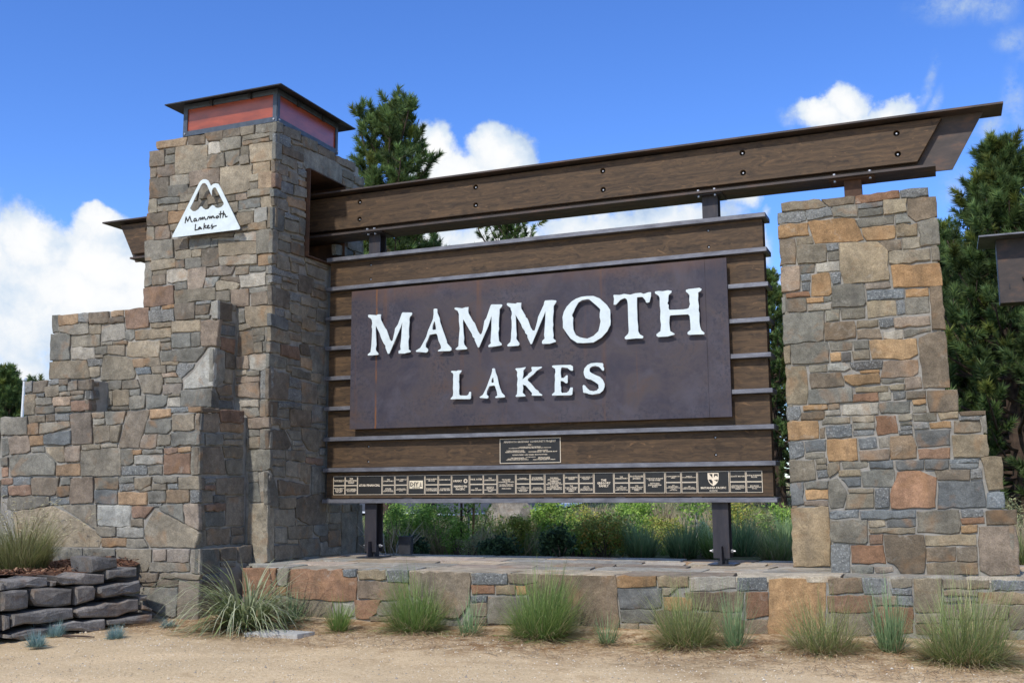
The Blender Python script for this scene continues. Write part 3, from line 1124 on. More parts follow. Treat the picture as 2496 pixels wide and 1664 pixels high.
STONES['BBF']='''g -2252 -541 -1840 -522 -1838 -643 -2248 -679
- -2515 -545 -2274 -533 -2275 -664 -2524 -652
g -1821 -526 -1361 -520 -1363 -592 -1813 -639
t -1347 -524 -858 -520 -859 -686 -915 -746 -1020 -756 -1318 -586
p -830 -523 -661 -517 -661 -633 -818 -639
p -643 -517 -342 -509 -355 -640 -647 -641
w -325 -512 -209 -507 -207 -752 -314 -747
- -856 -656 -335 -656 -341 -733 -877 -745
n -1015 -773 -746 -766 -771 -852 -1004 -863
- -718 -766 -184 -770 -214 -817 -706 -810
n -754 -832 -480 -833 -481 -902 -760 -902
n -463 -840 -203 -841 -198 -1254 -461 -1264
- -979 -876 -780 -871 -788 -903 -972 -901
g -956 -922 -480 -916 -491 -1206 -519 -1219 -830 -1143 -890 -1054
- -828 -1166 -609 -1255 -838 -1277'''
STONES['BBS']='''g -2011 -511 -1684 -516 -1647 -757 -2010 -754
n -1650 -515 -1368 -517 -1361 -659 -1631 -642
n -1336 -515 -1089 -512 -1088 -700 -1323 -677
- -1629 -664 -1359 -681 -1370 -729 -1627 -704
b -1926 -781 -1633 -780 -1630 -851 -1911 -829
n -2005 -843 -1653 -871 -1656 -1282 -1982 -1260'''
STONES['PF']='''r 742 -703 1159 -702 1143 -1026 648 -990
- 1170 -705 1314 -706 1277 -876 1180 -870
o 1159 -883 1278 -889 1263 -979 1156 -974
r 1323 -711 1906 -703 1913 -785 2068 -784 2061 -1006 1907 -1022 1392 -1002 1292 -979
- 1162 -1009 1799 -1033 1795 -1215 1306 -1199 1155 -1043
- 548 -1035 1143 -1043 1273 -1202 -47 -1323
b 1920 -707 2060 -702 2057 -767 1921 -765
t 2080 -710 2395 -702 2393 -794 2090 -800
b 2411 -709 2645 -705 2642 -818 2413 -814
p 2082 -820 2642 -826 2635 -991 2407 -997 2090 -984
n 2663 -719 3307 -717 3296 -1019 3185 -1144 2910 -1139 2815 -989 2660 -937
r 2044 -1005 2334 -1002 2292 -1129 2207 -1186 2063 -1179
w 1909 -1042 2030 -1056 2040 -1158 1945 -1175 1911 -1129
- 2354 -1019 2746 -1008 2810 -1114 2320 -1142 2307 -1117
n 2226 -1165 2810 -1140 2873 -1182 2232 -1202
b 3329 -717 3697 -714 3689 -810 3333 -813
- 3711 -714 4019 -715 4000 -792 3718 -795
r 3322 -833 3565 -828 3558 -912 3325 -915
t 3580 -831 3778 -827 3770 -907 3579 -909
o 3789 -827 3889 -825 3888 -911 3788 -909
b 3322 -935 3486 -936 3478 -990 3322 -987
- 3310 -1007 3483 -1000 3478 -1121 3318 -1126
g 3500 -936 3873 -937 3857 -1185 3494 -1196
n 3318 -1143 3482 -1138 3478 -1201 3317 -1202
n 4031 -722 4773 -715 4799 -1123 4789 -1233 4365 -1235 4081 -1197 3924 -920 3895 -811
o 4788 -717 5159 -714 5156 -801 4790 -813
b 4797 -832 5210 -825 5199 -997 4807 -1008
g 4813 -1022 5144 -1021 5134 -1136 4815 -1133
- 4815 -1149 4984 -1146 4975 -1223 4816 -1219
- 5222 -818 5352 -815 5269 -881 5223 -879
n 5156 -1023 5332 -1021 5316 -1130 5153 -1136
p 4996 -1159 5315 -1149 5299 -1235 4994 -1239
o 5227 -903 5496 -904 5479 -1009 5231 -1009
t 5172 -715 5461 -712 5454 -795 5183 -805
w 5475 -715 5897 -714 5891 -813 5478 -833
b 5915 -720 6177 -716 6169 -827 5909 -826
n 5424 -853 5964 -850 5938 -1019 5719 -1014 5434 -984
r 5988 -854 6178 -849 6172 -1057 5980 -1081
- 5838 -1038 5931 -1037 5929 -1077 5837 -1074
n 5966 -1095 6171 -1094 6161 -1268 5960 -1266
o 6201 -726 6700 -723 6668 -1264 6179 -1281
n 5271 -1046 5820 -1032 5948 -1102 5941 -1270 5292 -1261
n 6725 -723 7021 -718 7020 -850 6725 -855
b 7013 -727 7243 -724 7232 -853 7038 -854
- 7280 -724 7458 -726 7452 -795 7282 -798
b 7272 -814 7451 -813 7444 -859 7273 -853
r 6711 -877 7104 -878 7093 -1020 6710 -1015
- 7119 -878 7317 -877 7310 -949 7117 -956
b 7328 -875 7462 -874 7453 -961 7324 -951
- 6703 -1033 7093 -1034 7070 -1216 6700 -1232
r 7120 -974 7456 -978 7439 -1201 7108 -1197
t 7482 -724 7717 -721 7692 -1010 7471 -1011
- 7731 -733 8128 -737 8121 -806 7729 -805
b 8152 -741 8477 -747 8469 -827 8152 -825
- 7728 -822 8017 -824 8010 -870 7725 -864
g 7724 -888 8018 -890 8014 -920 7722 -921
t 8033 -843 8470 -848 8463 -941 8023 -933
- 7477 -1029 7691 -1030 7687 -1098 7472 -1102
n 7471 -1120 7704 -1116 7699 -1199 7469 -1201
n 7713 -952 8275 -949 8254 -1070 7712 -1073
- 8285 -962 8461 -961 8447 -1156 8277 -1151
- 7717 -1091 8265 -1087 8254 -1232 7708 -1237
g 8276 -1175 8445 -1173 8439 -1256 8264 -1257'''
STONES['PiF']='''- 5690 3120 6088 3114 6140 3032 6076 3022 5686 3031
n 6106 3117 6432 3106 6421 3030 6165 3033
r 6446 3109 6874 3120 6870 3040 6715 3040 6442 3032
b 6884 3119 7149 3113 7147 3028 6884 3043
b 5647 3013 5929 3005 5926 2901 5643 2900
b 5942 3015 6194 3015 6201 2926 5949 2910
g 6216 3016 6456 3014 6449 2881 6211 2917
b 6470 3015 6710 3011 6700 2972 6471 2975
g 6467 2953 6707 2954 6699 2887 6466 2885
t 6720 3030 6946 3022 6931 2895 6716 2888
n 6955 3024 7217 3014 7215 2808 7008 2780 6946 2857
o 5646 2877 5950 2876 5956 2745 5643 2740
o 5957 2891 6217 2887 6426 2864 6498 2639 6017 2648 5992 2741
g 6436 2856 6803 2857 6802 2776 6468 2773
g 6821 2868 6929 2863 6963 2774 6822 2774
o 6496 2756 6805 2755 6802 2623 6525 2631
t 6822 2757 7027 2754 7016 2632 6819 2637
g 7040 2760 7221 2786 7223 2521 7050 2515
n 5650 2725 5816 2716 5801 2445 5646 2444
- 5830 2726 5985 2731 5999 2646 5831 2647
- 5830 2636 6124 2628 6119 2443 5829 2446
b 6131 2622 6248 2622 6244 2555 6134 2558
g 6144 2538 6255 2540 6251 2451 6143 2448
t 6265 2625 6634 2599 6731 2490 6722 2198 6280 2197 6257 2404
n 6651 2597 6866 2603 6861 2496 6730 2493
- 6876 2610 7046 2612 7041 2501 6873 2502
- 6743 2486 7134 2479 7124 2366 6803 2350 6737 2371
- 7148 2492 7217 2493 7213 2357 7140 2360
p 5655 2416 5847 2415 5833 2164 5652 2155
g 5858 2418 6001 2424 5989 2338 5854 2337
w 6014 2431 6250 2425 6245 2331 6014 2339
b 5854 2320 5955 2319 5946 2256 5854 2256
b 5862 2234 5940 2235 5932 2149 5861 2154
o 5965 2318 6145 2315 6158 2104 6124 2079 5950 2090
b 6160 2309 6256 2312 6246 2200 6169 2196
o 6756 2337 7217 2321 7222 2104 6758 2117
g 6171 2177 6477 2170 6487 1972 6462 1946 6157 1954
p 6498 2173 6728 2173 6734 2118 6501 2118
b 6508 2091 6868 2082 6857 1999 6499 2001
o 6881 2081 7090 2079 7090 2006 6876 2002
n 7108 2100 7220 2094 7223 1649 7106 1664
r 5696 2129 5934 2128 5936 2088 5697 2094
- 5693 2068 5898 2063 5889 1931 5690 1937
o 5902 2067 6072 2065 6067 2018 5907 2018
g 6081 2069 6152 2070 6145 2015 6078 2014
w 5916 1995 6144 1993 6141 1928 5913 1934
t 6502 1978 6772 1973 6771 1829 6503 1818
b 6788 1975 6863 1981 6854 1831 6784 1828
- 6876 1995 7093 1993 7086 1829 6866 1830
- 5649 2093 5684 2094 5677 1943 5651 1929
- 6086 1926 6228 1926 6217 1815 6087 1809
- 6242 1925 6479 1920 6470 1820 6243 1821
g 5656 1906 6068 1912 6050 1613 5650 1592
n 6080 1796 6369 1791 6367 1616 6063 1612
- 6396 1792 6595 1788 6591 1719 6392 1720
b 6608 1797 6744 1798 6744 1712 6606 1713
p 6754 1798 7087 1793 7086 1706 6756 1703
n 6391 1702 6610 1692 6622 1600 6386 1607
w 6645 1660 6831 1670 6820 1588 6646 1596
- 6844 1669 7086 1671 7085 1645 6839 1594
n 6982 1586 7076 1617 7224 1622 7228 1069 6986 1073 6971 1516
g 5724 1586 6093 1585 6090 1383 5720 1388
t 5649 1570 5713 1574 5706 1396 5649 1391
g 6113 1583 6337 1585 6325 1498 6116 1498
g 6350 1589 6495 1584 6488 1496 6350 1504
o 6505 1584 6949 1571 6953 1410 6872 1378 6516 1398
o 6115 1474 6220 1471 6213 1387 6118 1392
d 6234 1470 6310 1471 6305 1382 6225 1386
- 6330 1484 6501 1482 6496 1391 6333 1393
t 5655 1354 5863 1359 5870 1126 5845 957 5648 964
- 5896 1357 6067 1356 6067 1286 5892 1287
w 6088 1362 6254 1364 6301 1301 6236 1281 6084 1293
d 6303 1366 6614 1364 6603 1296 6367 1289 6315 1316
o 6397 1271 6585 1272 6580 1257 6399 1255
p 6633 1363 6950 1356 6942 1228 6834 1192 6596 1200
n 5902 1270 6214 1265 6228 1128 5902 1120
o 6239 1234 6579 1240 6578 1142 6305 1132 6244 1184
g 6595 1172 6810 1173 6804 1139 6600 1144
p 6823 1181 6967 1184 6972 1081 6819 1065
g 5887 1104 6305 1101 6305 961 5868 956
t 6346 1102 6655 1106 6648 1058 6344 1064
t 6668 1117 6810 1118 6804 1066 6672 1072
r 6329 1041 6554 1041 6555 966 6314 964
- 6567 1041 6679 1044 6671 969 6566 973
b 6703 1043 6816 1045 6808 971 6698 968
n 6835 1044 7005 1044 6998 971 6825 973
o 6881 959 7001 957 6999 920 6882 917
n 7025 1043 7301 1039 7290 837 7026 835
o 5818 936 6057 938 6057 896 5816 893
n 6070 942 6176 942 6171 899 6068 899
b 5656 935 5785 933 5789 858 5753 799 5653 797
n 5803 872 6018 877 6019 800 5785 798
w 6033 879 6180 883 6178 840 6034 837
w 6218 944 6556 943 6543 827 6198 839
- 6576 945 6851 942 6845 839 6570 841
- 6877 901 7002 902 6998 833 6878 835
- 6011 810 6276 808 6266 748 6000 741
- 6300 815 6507 812 6502 755 6300 762
r 6524 807 6714 805 6718 637 6530 619
- 6745 822 6865 821 6858 759 6741 758
- 6881 820 7093 821 7088 744 6880 751
t 7109 821 7289 825 7281 766 7121 754
n 7303 820 7532 823 7530 793 7308 794
b 7300 774 7477 771 7475 743 7302 744
- 7496 775 7536 781 7531 610 7511 618
- 7252 733 7481 733 7477 622 7245 625
o 5652 776 5960 774 5952 598 5651 594
n 5977 706 6019 709 6014 600 5972 601
b 6035 719 6286 731 6276 615 6037 606
g 6302 741 6506 739 6501 687 6304 688
b 6296 667 6497 669 6490 620 6296 619
- 6756 734 6857 738 6856 715 6755 711
b 6754 698 6855 699 6853 668 6753 668
b 6875 716 7014 726 7011 672 6875 671
o 7026 726 7220 731 7214 676 7026 674
b 6887 651 7205 652 7193 499 6898 494
b 6736 655 6858 656 6856 624 6737 625
t 7223 594 7536 590 7529 386 7217 388
b 5655 565 5798 566 5791 419 5658 399
b 5819 572 6023 579 6013 474 5817 463
g 5813 453 6010 453 6004 404 5814 403
o 6039 581 6328 586 6324 372 6040 370
b 6348 585 6517 593 6518 492 6349 486
w 6543 595 6641 595 6628 497 6544 492
n 6653 604 6855 601 6889 488 6879 377 6641 374
p 6352 461 6634 469 6622 374 6351 372
r 6904 471 7194 472 7185 378 6901 376
- 5652 375 5898 381 5903 180 5655 160
- 5919 391 6024 394 6019 345 5917 342
- 5923 329 6018 327 6016 289 5921 288
- 6039 345 6147 355 6143 273 6043 208 6027 257
b 5928 267 6029 271 6026 201 5932 199
g 6178 354 6416 353 6411 298 6178 290
b 6440 357 6662 358 6656 294 6437 290
b 6691 353 6945 358 6938 273 6714 268 6691 298
b 6961 358 7173 359 7166 275 6957 276
b 7190 365 7442 364 7440 332 7187 329
b 7187 316 7439 316 7433 283 7185 284
t 7469 372 7650 374 7640 72 7517 66 7496 195
t 6141 267 6347 271 6344 212 6139 214
g 6359 261 6668 267 6647 101 6365 110
b 6159 186 6347 188 6339 113 6211 108
r 6702 245 6912 249 7052 184 7024 -106 6614 -106 6639 91
n 7045 257 7358 257 7348 165 7059 168
b 7372 264 7464 270 7461 178 7366 175
b 7071 148 7475 144 7478 -100 7049 -113
b 5654 140 5779 146 5772 -69 5656 -77
- 5800 150 6021 158 6014 91 5804 88
o 5803 72 6020 75 6016 -16 5806 -21
p 5784 -39 6014 -39 6012 -92 5786 -77
g 6033 173 6125 187 6208 21 6160 -106 6042 -114 6021 -22
- 6224 79 6462 82 6456 49 6229 50
b 6481 82 6613 88 6595 -104 6471 -106
- 6207 26 6459 32 6452 -103 6172 -114
b 7505 33 7646 39 7640 -104 7490 -104
t 5652 -109 6021 -103 6003 -686 5650 -697'''
STONES['PiL']='''b 6089 -130 6350 -120 6344 -193 6089 -193
b 6368 -126 6863 -120 6855 -187 6367 -192
g 6092 -220 6426 -211 6416 -405 6393 -429 6089 -412
- 6442 -215 6586 -211 6583 -268 6439 -273
b 6604 -206 6854 -203 6847 -267 6604 -272
- 6440 -292 6843 -283 6838 -328 6449 -327
g 6877 -125 7233 -120 7220 -321 6865 -320
b 7254 -120 7434 -116 7428 -176 7253 -176
r 7245 -195 7441 -187 7436 -234 7246 -238
n 7463 -120 7706 -116 7700 -239 7457 -245
o 7248 -256 7377 -253 7370 -313 7244 -317
r 6441 -346 6557 -345 6548 -430 6437 -431
n 6571 -349 6915 -351 6919 -531 6895 -693 6698 -697 6640 -602 6583 -590
r 6272 -456 6560 -446 6568 -614 6267 -609
b 6087 -449 6254 -443 6241 -701 6077 -708
g 6265 -645 6455 -646 6450 -699 6266 -701
p 6473 -648 6633 -644 6628 -690 6475 -693
t 6935 -351 7365 -342 7356 -430 6934 -438
n 6936 -461 7181 -453 7171 -573 6931 -580
n 7199 -453 7362 -448 7354 -573 7191 -576
- 6930 -605 7355 -591 7355 -689 6926 -705
p 7393 -268 7699 -261 7696 -681 7458 -699 7374 -652 7378 -406'''
STONES['DW']='''d 929 -545 605 -558 590 -665 888 -696
d 733 -678 382 -671 374 -768 727 -779
- 1304 -699 756 -715 747 -806 1199 -797 1247 -769
d 1792 -711 1365 -702 1352 -786 1787 -792
d 1847 -720 1806 -717 1794 -791 1842 -794
d 1344 -745 1279 -742 1276 -791 1336 -794
d 1842 -801 1587 -800 1565 -852 1564 -972 1830 -984
g 1541 -797 1115 -823 1106 -980 1187 -991 1489 -963 1541 -908
n 1093 -818 881 -820 850 -855 852 -954 937 -972 1075 -994
d 836 -838 367 -793 337 -925 776 -951 833 -899
n 1104 -1032 384 -975 363 -1106 498 -1112 765 -1136 1055 -1114 1102 -1070
d 1744 -1011 1140 -1008 1121 -1107 1747 -1136
d 1828 -1009 1765 -1015 1753 -1135 1818 -1154
d 1357 -1143 797 -1145 779 -1243 824 -1257 1204 -1215 1339 -1193
d 760 -1163 216 -1145 216 -1216 246 -1246 594 -1217 749 -1222
d 1751 -1186 1366 -1155 1384 -1228 1644 -1252 1748 -1233
d 1817 -1179 1761 -1185 1761 -1225 1814 -1222
- 381 -968 261 -956 262 -1017 370 -1015
d 351 -1044 213 -1101 220 -1131 347 -1104'''
LETTERS=[('670 2245 688 2249 789 2235 812 2244 851 2241 848 2207 854 2170 908 2072 932 2045 980 1923 997 1899 1018 1905 1043 2002 1051 2053 1088 2097 1144 2237 1156 2244 1276 2233 1284 2220 1277 2202 1254 2183 1246 2153 1249 2111 1240 2040 1241 1968 1245 1937 1234 1887 1240 1784 1269 1764 1263 1750 1206 1743 1183 1738 1103 1743 1100 1772 1131 1789 1125 1832 1136 1913 1144 2036 1149 2123 1134 2078 1106 2018 976 1750 955 1747 923 1818 920 1849 893 1882 857 1951 839 2004 782 2107 781 2060 787 1956 794 1872 783 1821 789 1795 825 1757 819 1742 743 1741 678 1742 672 1755 713 1784 723 1866 728 1959 732 2063 723 2095 731 2136 725 2179 707 2201 674 2219',''),
('1574 2252 1594 2259 1619 2254 1624 2239 1624 2208 1656 2134 1661 2093 1695 2000 1751 1855 1754 1830 1812 1766 1812 1741 1790 1734 1635 1739 1635 1749 1674 1769 1674 1799 1640 1872 1629 1923 1617 1949 1601 1953 1522 1945 1500 1891 1472 1842 1469 1801 1501 1774 1501 1747 1478 1732 1411 1742 1343 1750 1337 1763 1399 1795 1433 1849 1477 1923 1499 1992 1566 2131 1575 2191','1586 2109 1561 2049 1558 2009 1576 2000 1606 2004 1606 2026 1598 2077'),
('1853 2247 1872 2251 1954 2235 1993 2244 2034 2244 2031 2199 2037 2168 2091 2074 2116 2047 2156 1950 2183 1908 2204 1912 2221 1955 2242 2063 2269 2101 2322 2242 2334 2253 2463 2244 2471 2231 2462 2217 2436 2189 2435 2139 2428 2080 2424 1992 2429 1961 2418 1913 2426 1814 2460 1782 2458 1762 2375 1753 2295 1750 2290 1768 2324 1795 2320 1820 2331 1958 2334 2117 2323 2088 2291 2000 2172 1755 2159 1753 2116 1843 2116 1861 2091 1884 2080 1920 2031 1998 1968 2103 1963 2063 1971 1942 1979 1881 1974 1831 1979 1801 2018 1754 2011 1741 1884 1742 1865 1753 1905 1785 1911 1885 1922 1995 1916 2046 1911 2086 1911 2167 1894 2209 1855 2230',''),
('2529 2250 2543 2254 2638 2240 2662 2249 2709 2245 2707 2207 2710 2177 2759 2092 2763 2073 2786 2053 2824 1948 2847 1910 2874 1908 2886 1944 2910 2023 2918 2063 2989 2200 2997 2236 3009 2249 3090 2247 3140 2239 3143 2222 3110 2177 3108 2148 3110 2118 3101 2061 3098 2003 3103 1959 3095 1923 3104 1842 3099 1803 3130 1776 3128 1761 3053 1744 2969 1748 2961 1757 2965 1782 2996 1809 2989 1850 2998 1937 3009 2082 3008 2126 2992 2083 2964 2026 2845 1771 2837 1754 2822 1754 2784 1834 2784 1859 2757 1886 2753 1909 2719 1955 2707 1993 2637 2108 2641 2064 2644 1945 2650 1871 2643 1828 2682 1774 2683 1756 2670 1744 2536 1744 2532 1761 2572 1795 2580 1839 2581 1890 2589 1964 2589 2038 2582 2083 2592 2119 2590 2149 2579 2172 2576 2194 2531 2229',''),
('3447 2258 3514 2260 3589 2256 3662 2222 3742 2144 3781 2084 3784 2041 3781 2005 3785 1955 3781 1913 3743 1844 3676 1778 3579 1727 3460 1727 3386 1735 3311 1786 3267 1846 3219 1918 3220 1980 3215 2038 3233 2102 3268 2158 3325 2211 3379 2240','3540 2220 3521 2225 3454 2220 3408 2194 3366 2129 3354 2100 3331 2059 3330 2048 3344 2025 3340 1964 3343 1892 3354 1862 3372 1825 3417 1797 3468 1783 3509 1775 3580 1801 3640 1851 3656 1907 3668 1963 3658 2007 3660 2050 3667 2092 3660 2107 3624 2142'),
('3823 2241 3830 2250 3896 2243 3947 2251 4019 2236 4077 2248 4142 2248 4170 2233 4228 2247 4255 2246 4254 2204 4239 2149 4232 2135 4210 2131 4196 2138 4190 2159 4162 2197 4148 2202 4098 2202 4094 2188 4092 2103 4094 2004 4093 1948 4100 1877 4099 1821 4116 1785 4155 1761 4154 1747 4143 1738 4079 1742 3957 1739 3944 1747 3945 1764 3984 1800 3992 1828 3990 1899 3988 1998 3988 2125 3985 2161 3975 2190 3950 2205 3902 2185 3850 2136 3824 2138 3830 2209',''),
('4300 2250 4342 2253 4387 2246 4447 2252 4486 2243 4485 2224 4453 2199 4448 2168 4447 2133 4436 2107 4450 2087 4447 2056 4455 2033 4511 2030 4608 2027 4650 2030 4671 2039 4686 2080 4680 2122 4683 2177 4669 2199 4645 2222 4646 2239 4677 2247 4795 2251 4818 2236 4811 2219 4779 2201 4779 2163 4775 2115 4783 2052 4777 2007 4786 1976 4781 1886 4788 1824 4800 1786 4834 1756 4829 1739 4764 1742 4662 1745 4648 1758 4652 1775 4684 1797 4684 1852 4681 1907 4678 1949 4662 1969 4607 1971 4467 1972 4457 1961 4450 1888 4453 1853 4459 1798 4507 1767 4503 1757 4426 1741 4321 1743 4303 1759 4307 1776 4350 1805 4359 1874 4351 1944 4357 2028 4351 2084 4352 2175 4340 2201 4302 2228',''),
('1808 1490 1823 1496 1880 1490 1899 1497 1944 1495 1942 1479 1914 1450 1914 1372 1904 1366 1912 1355 1916 1303 1912 1251 1914 1212 1928 1199 2009 1194 2033 1203 2047 1237 2064 1236 2068 1219 2066 1160 2051 1152 1886 1159 1809 1158 1801 1167 1833 1198 1838 1237 1833 1289 1837 1358 1835 1393 1839 1445 1832 1467 1810 1480',''),
('2340 1494 2355 1499 2371 1495 2380 1453 2403 1401 2421 1315 2434 1271 2457 1211 2498 1171 2493 1154 2383 1152 2375 1163 2403 1179 2397 1222 2374 1291 2365 1298 2302 1293 2272 1236 2267 1197 2290 1175 2288 1156 2272 1150 2183 1162 2178 1171 2220 1195 2253 1254 2277 1304 2328 1430 2338 1464','2349 1395 2328 1357 2330 1331 2356 1330 2358 1343 2354 1386'),
('2628 1475 2642 1484 2697 1484 2756 1492 2756 1481 2728 1453 2730 1410 2718 1360 2718 1352 2786 1399 2791 1412 2837 1443 2828 1482 2837 1490 2913 1486 2954 1487 2958 1475 2895 1444 2859 1408 2786 1357 2781 1336 2817 1305 2875 1235 2910 1213 2919 1191 2959 1165 2954 1155 2834 1160 2829 1170 2837 1186 2758 1278 2722 1292 2726 1250 2717 1200 2753 1165 2748 1155 2639 1154 2630 1165 2649 1186 2654 1253 2650 1296 2659 1363 2650 1397 2655 1439 2642 1461',''),
('3080 1485 3092 1493 3180 1493 3303 1488 3329 1472 3333 1426 3320 1420 3298 1428 3268 1455 3198 1467 3190 1455 3183 1405 3189 1346 3222 1345 3249 1372 3266 1372 3267 1293 3256 1281 3239 1286 3213 1308 3182 1313 3181 1263 3187 1238 3185 1197 3193 1176 3255 1177 3281 1197 3299 1233 3324 1232 3325 1215 3320 1158 3307 1146 3175 1149 3079 1151 3076 1164 3110 1192 3111 1283 3116 1325 3113 1383 3122 1416 3118 1454 3083 1475',''),
('3695 1404 3678 1405 3661 1426 3640 1448 3597 1463 3554 1457 3528 1437 3528 1404 3544 1387 3595 1360 3646 1337 3680 1302 3700 1256 3699 1224 3682 1184 3643 1153 3591 1147 3557 1142 3514 1150 3489 1161 3450 1169 3446 1202 3443 1243 3452 1254 3469 1250 3490 1221 3524 1190 3571 1179 3609 1187 3631 1210 3628 1251 3594 1278 3543 1309 3513 1316 3479 1332 3462 1366 3458 1399 3468 1440 3503 1476 3546 1494 3615 1497 3679 1489 3690 1474 3687 1454 3698 1429','')]
LOGO=('-1472 3217 -1469 3199 -1458 3195 -482 3194 -465 3201 -464 3218 -780 3762 -803 3794 -838 3807 -880 3803 -908 3786 -918 3781 -937 3825 -960 3858 -996 3877 -1032 3880 -1067 3868 -1091 3844','-1219 3535 -1064 3808 -1044 3829 -1016 3833 -994 3823 -972 3797 -894 3654 -898 3723 -878 3753 -850 3758 -832 3741 -712 3542 -715 3525 -749 3499 -797 3493 -832 3503 -858 3529 -879 3539 -903 3526 -937 3497 -979 3493 -1016 3512 -1042 3541 -1059 3540 -1093 3509 -1135 3491 -1178 3497')
STROKES='''-1282 3357 -1277 3404 -1271 3433 -1259 3402 -1243 3374 -1227 3408 -1214 3436 -1201 3396 -1189 3368 -1171 3360
-1116 3396 -1141 3398 -1154 3373 -1136 3362 -1112 3386 -1111 3365 -1097 3364
-1079 3365 -1070 3393 -1052 3400 -1047 3370
-1044 3373 -1024 3403 -1016 3373 -996 3403 -980 3372 -963 3368
-949 3369 -939 3397 -922 3401 -914 3374
-910 3376 -894 3401 -886 3374 -866 3404 -851 3376 -833 3380
-792 3393 -813 3389 -816 3372 -798 3367 -778 3382 -792 3393
-753 3447 -756 3365
-776 3413 -730 3414 -696 3416
-711 3445 -718 3364
-719 3385 -699 3406 -685 3398 -677 3368 -653 3372
-1123 3325 -1127 3252 -1081 3256
-1054 3286 -1075 3273 -1070 3255 -1050 3268 -1043 3279 -1039 3258 -1025 3259
-992 3323 -996 3250
-994 3277 -966 3294
-987 3279 -958 3258
-946 3272 -920 3281 -928 3293 -945 3283 -944 3260 -919 3254 -902 3261
-872 3299 -888 3274 -857 3271 -863 3248 -884 3250
-867 3266 -808 3275'''
PLAQ=[(0.117, 0.285, 2), (0.288, 0.461, 2), (0.464, 0.804, 1), (0.811, 0.979, 2), (0.986, 1.154, 2), (1.161, 1.386, 1), (1.393, 1.564, 2), (1.571, 1.74, 2), (1.746, 1.973, 1), (1.98, 2.152, 2), (2.156, 2.327, 2), (2.334, 2.56, 1), (2.567, 2.738, 2), (2.743, 2.914, 2), (2.921, 3.148, 1), (3.155, 3.325, 2), (3.33, 3.501, 2), (3.508, 3.735, 1), (3.741, 3.909, 2), (3.914, 4.084, 2), (4.089, 4.315, 1), (4.322, 4.492, 2), (4.498, 4.667, 2), (4.673, 5.012, 1), (5.019, 5.187, 2), (5.192, 5.36, 2)]

# ------------------------------------------------------------------ terrain
def ground_z(x, y):
    front, back = -1.25, -.86
    t = min(max((y + .3) / .8, 0), 1)
    z = front + (back - front) * t
    if y > 8:
        u = min((y - 8) / 34, 1)
        z += .95 * u * u * (3 - 2 * u)
    if y > 60:
        z += (y - 60) * .012
    return z


def build_ground():
    def axis(a, b, fine, lo, hi, coarse):
        s = [a]
        while s[-1] < b:
            v = s[-1]
            st = fine if lo <= v < hi else max(fine, min(coarse, .25 * min(abs(v - lo), abs(v - hi)) + fine))
            s.append(v + st)
        return np.array(s)
    xs = axis(-700, 700, .16, -2, 9.5, 60)
    ys = axis(-120, 900, .16, -5.5, -1.2, 60)
    X, Y = np.meshgrid(xs, ys)
    Zg = np.vectorize(ground_z)(X, Y)
    m = (Y > -9) & (Y < -1) & (X > -6) & (X < 12)
    wob = .012 * np.sin(X * 2.3 + 1.1 * np.sin(Y * 1.7)) + .010 * np.sin(Y * 3.1 + X * 1.3) + nr.normal(0, .0045, X.shape)
    Zg = Zg + np.where(m, wob, 0)
    # soil mounds slightly against the plinth
    Zg += np.where(m, .05 * np.exp(-((Y + 1.55 - .07 * (X - 3)) / .3) ** 2), 0)
    nx, ny = len(xs), len(ys)
    i = np.arange((nx) * (ny)).reshape(ny, nx)
    q = np.stack([i[:-1, :-1], i[:-1, 1:], i[1:, 1:], i[1:, :-1]], -1)
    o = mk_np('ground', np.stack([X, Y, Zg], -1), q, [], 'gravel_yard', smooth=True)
    tag(o, kind='structure')


build_ground()

# ------------------------------------------------------------------ stones
PAL = {
    't': (.265, .212, .142), 'g': (.180, .168, .140), 'b': (.148, .152, .150), 'o': (.318, .198, .102), 'r': (.25, .145, .090),
    'w': (.33, .300, .250), 'd': (.10, .092, .083), 'n': (.178, .138, .098), 'p': (.255, .195, .145),
}
PLAIN = [(.200, .178, .138), (.222, .190, .143), (.190, .175, .145), (.212, .178, .130), (.235, .200, .150)]


def shrink(pts, d):
    """move every corner inwards by d along its bisector"""
    n = len(pts)
    out = []
    for i in range(n):
        a, b, c = Vector(pts[i - 1]), Vector(pts[i]), Vector(pts[(i + 1) % n])
        e1 = (b - a).normalized() if (b - a).length > 1e-9 else Vector((1, 0))
        e2 = (c - b).normalized() if (c - b).length > 1e-9 else e1
        n1, n2 = Vector((-e1.y, e1.x)), Vector((-e2.y, e2.x))
        s = n1 + n2
        k = s.length
        s = s.normalized() if k > 1e-6 else n1
        out.append(tuple(b + s * d / max(.5, k / 2)))
    return out


def area(pts):
    return sum(pts[i - 1][0] * pts[i][1] - pts[i][0] * pts[i - 1][1] for i in range(len(pts))) / 2


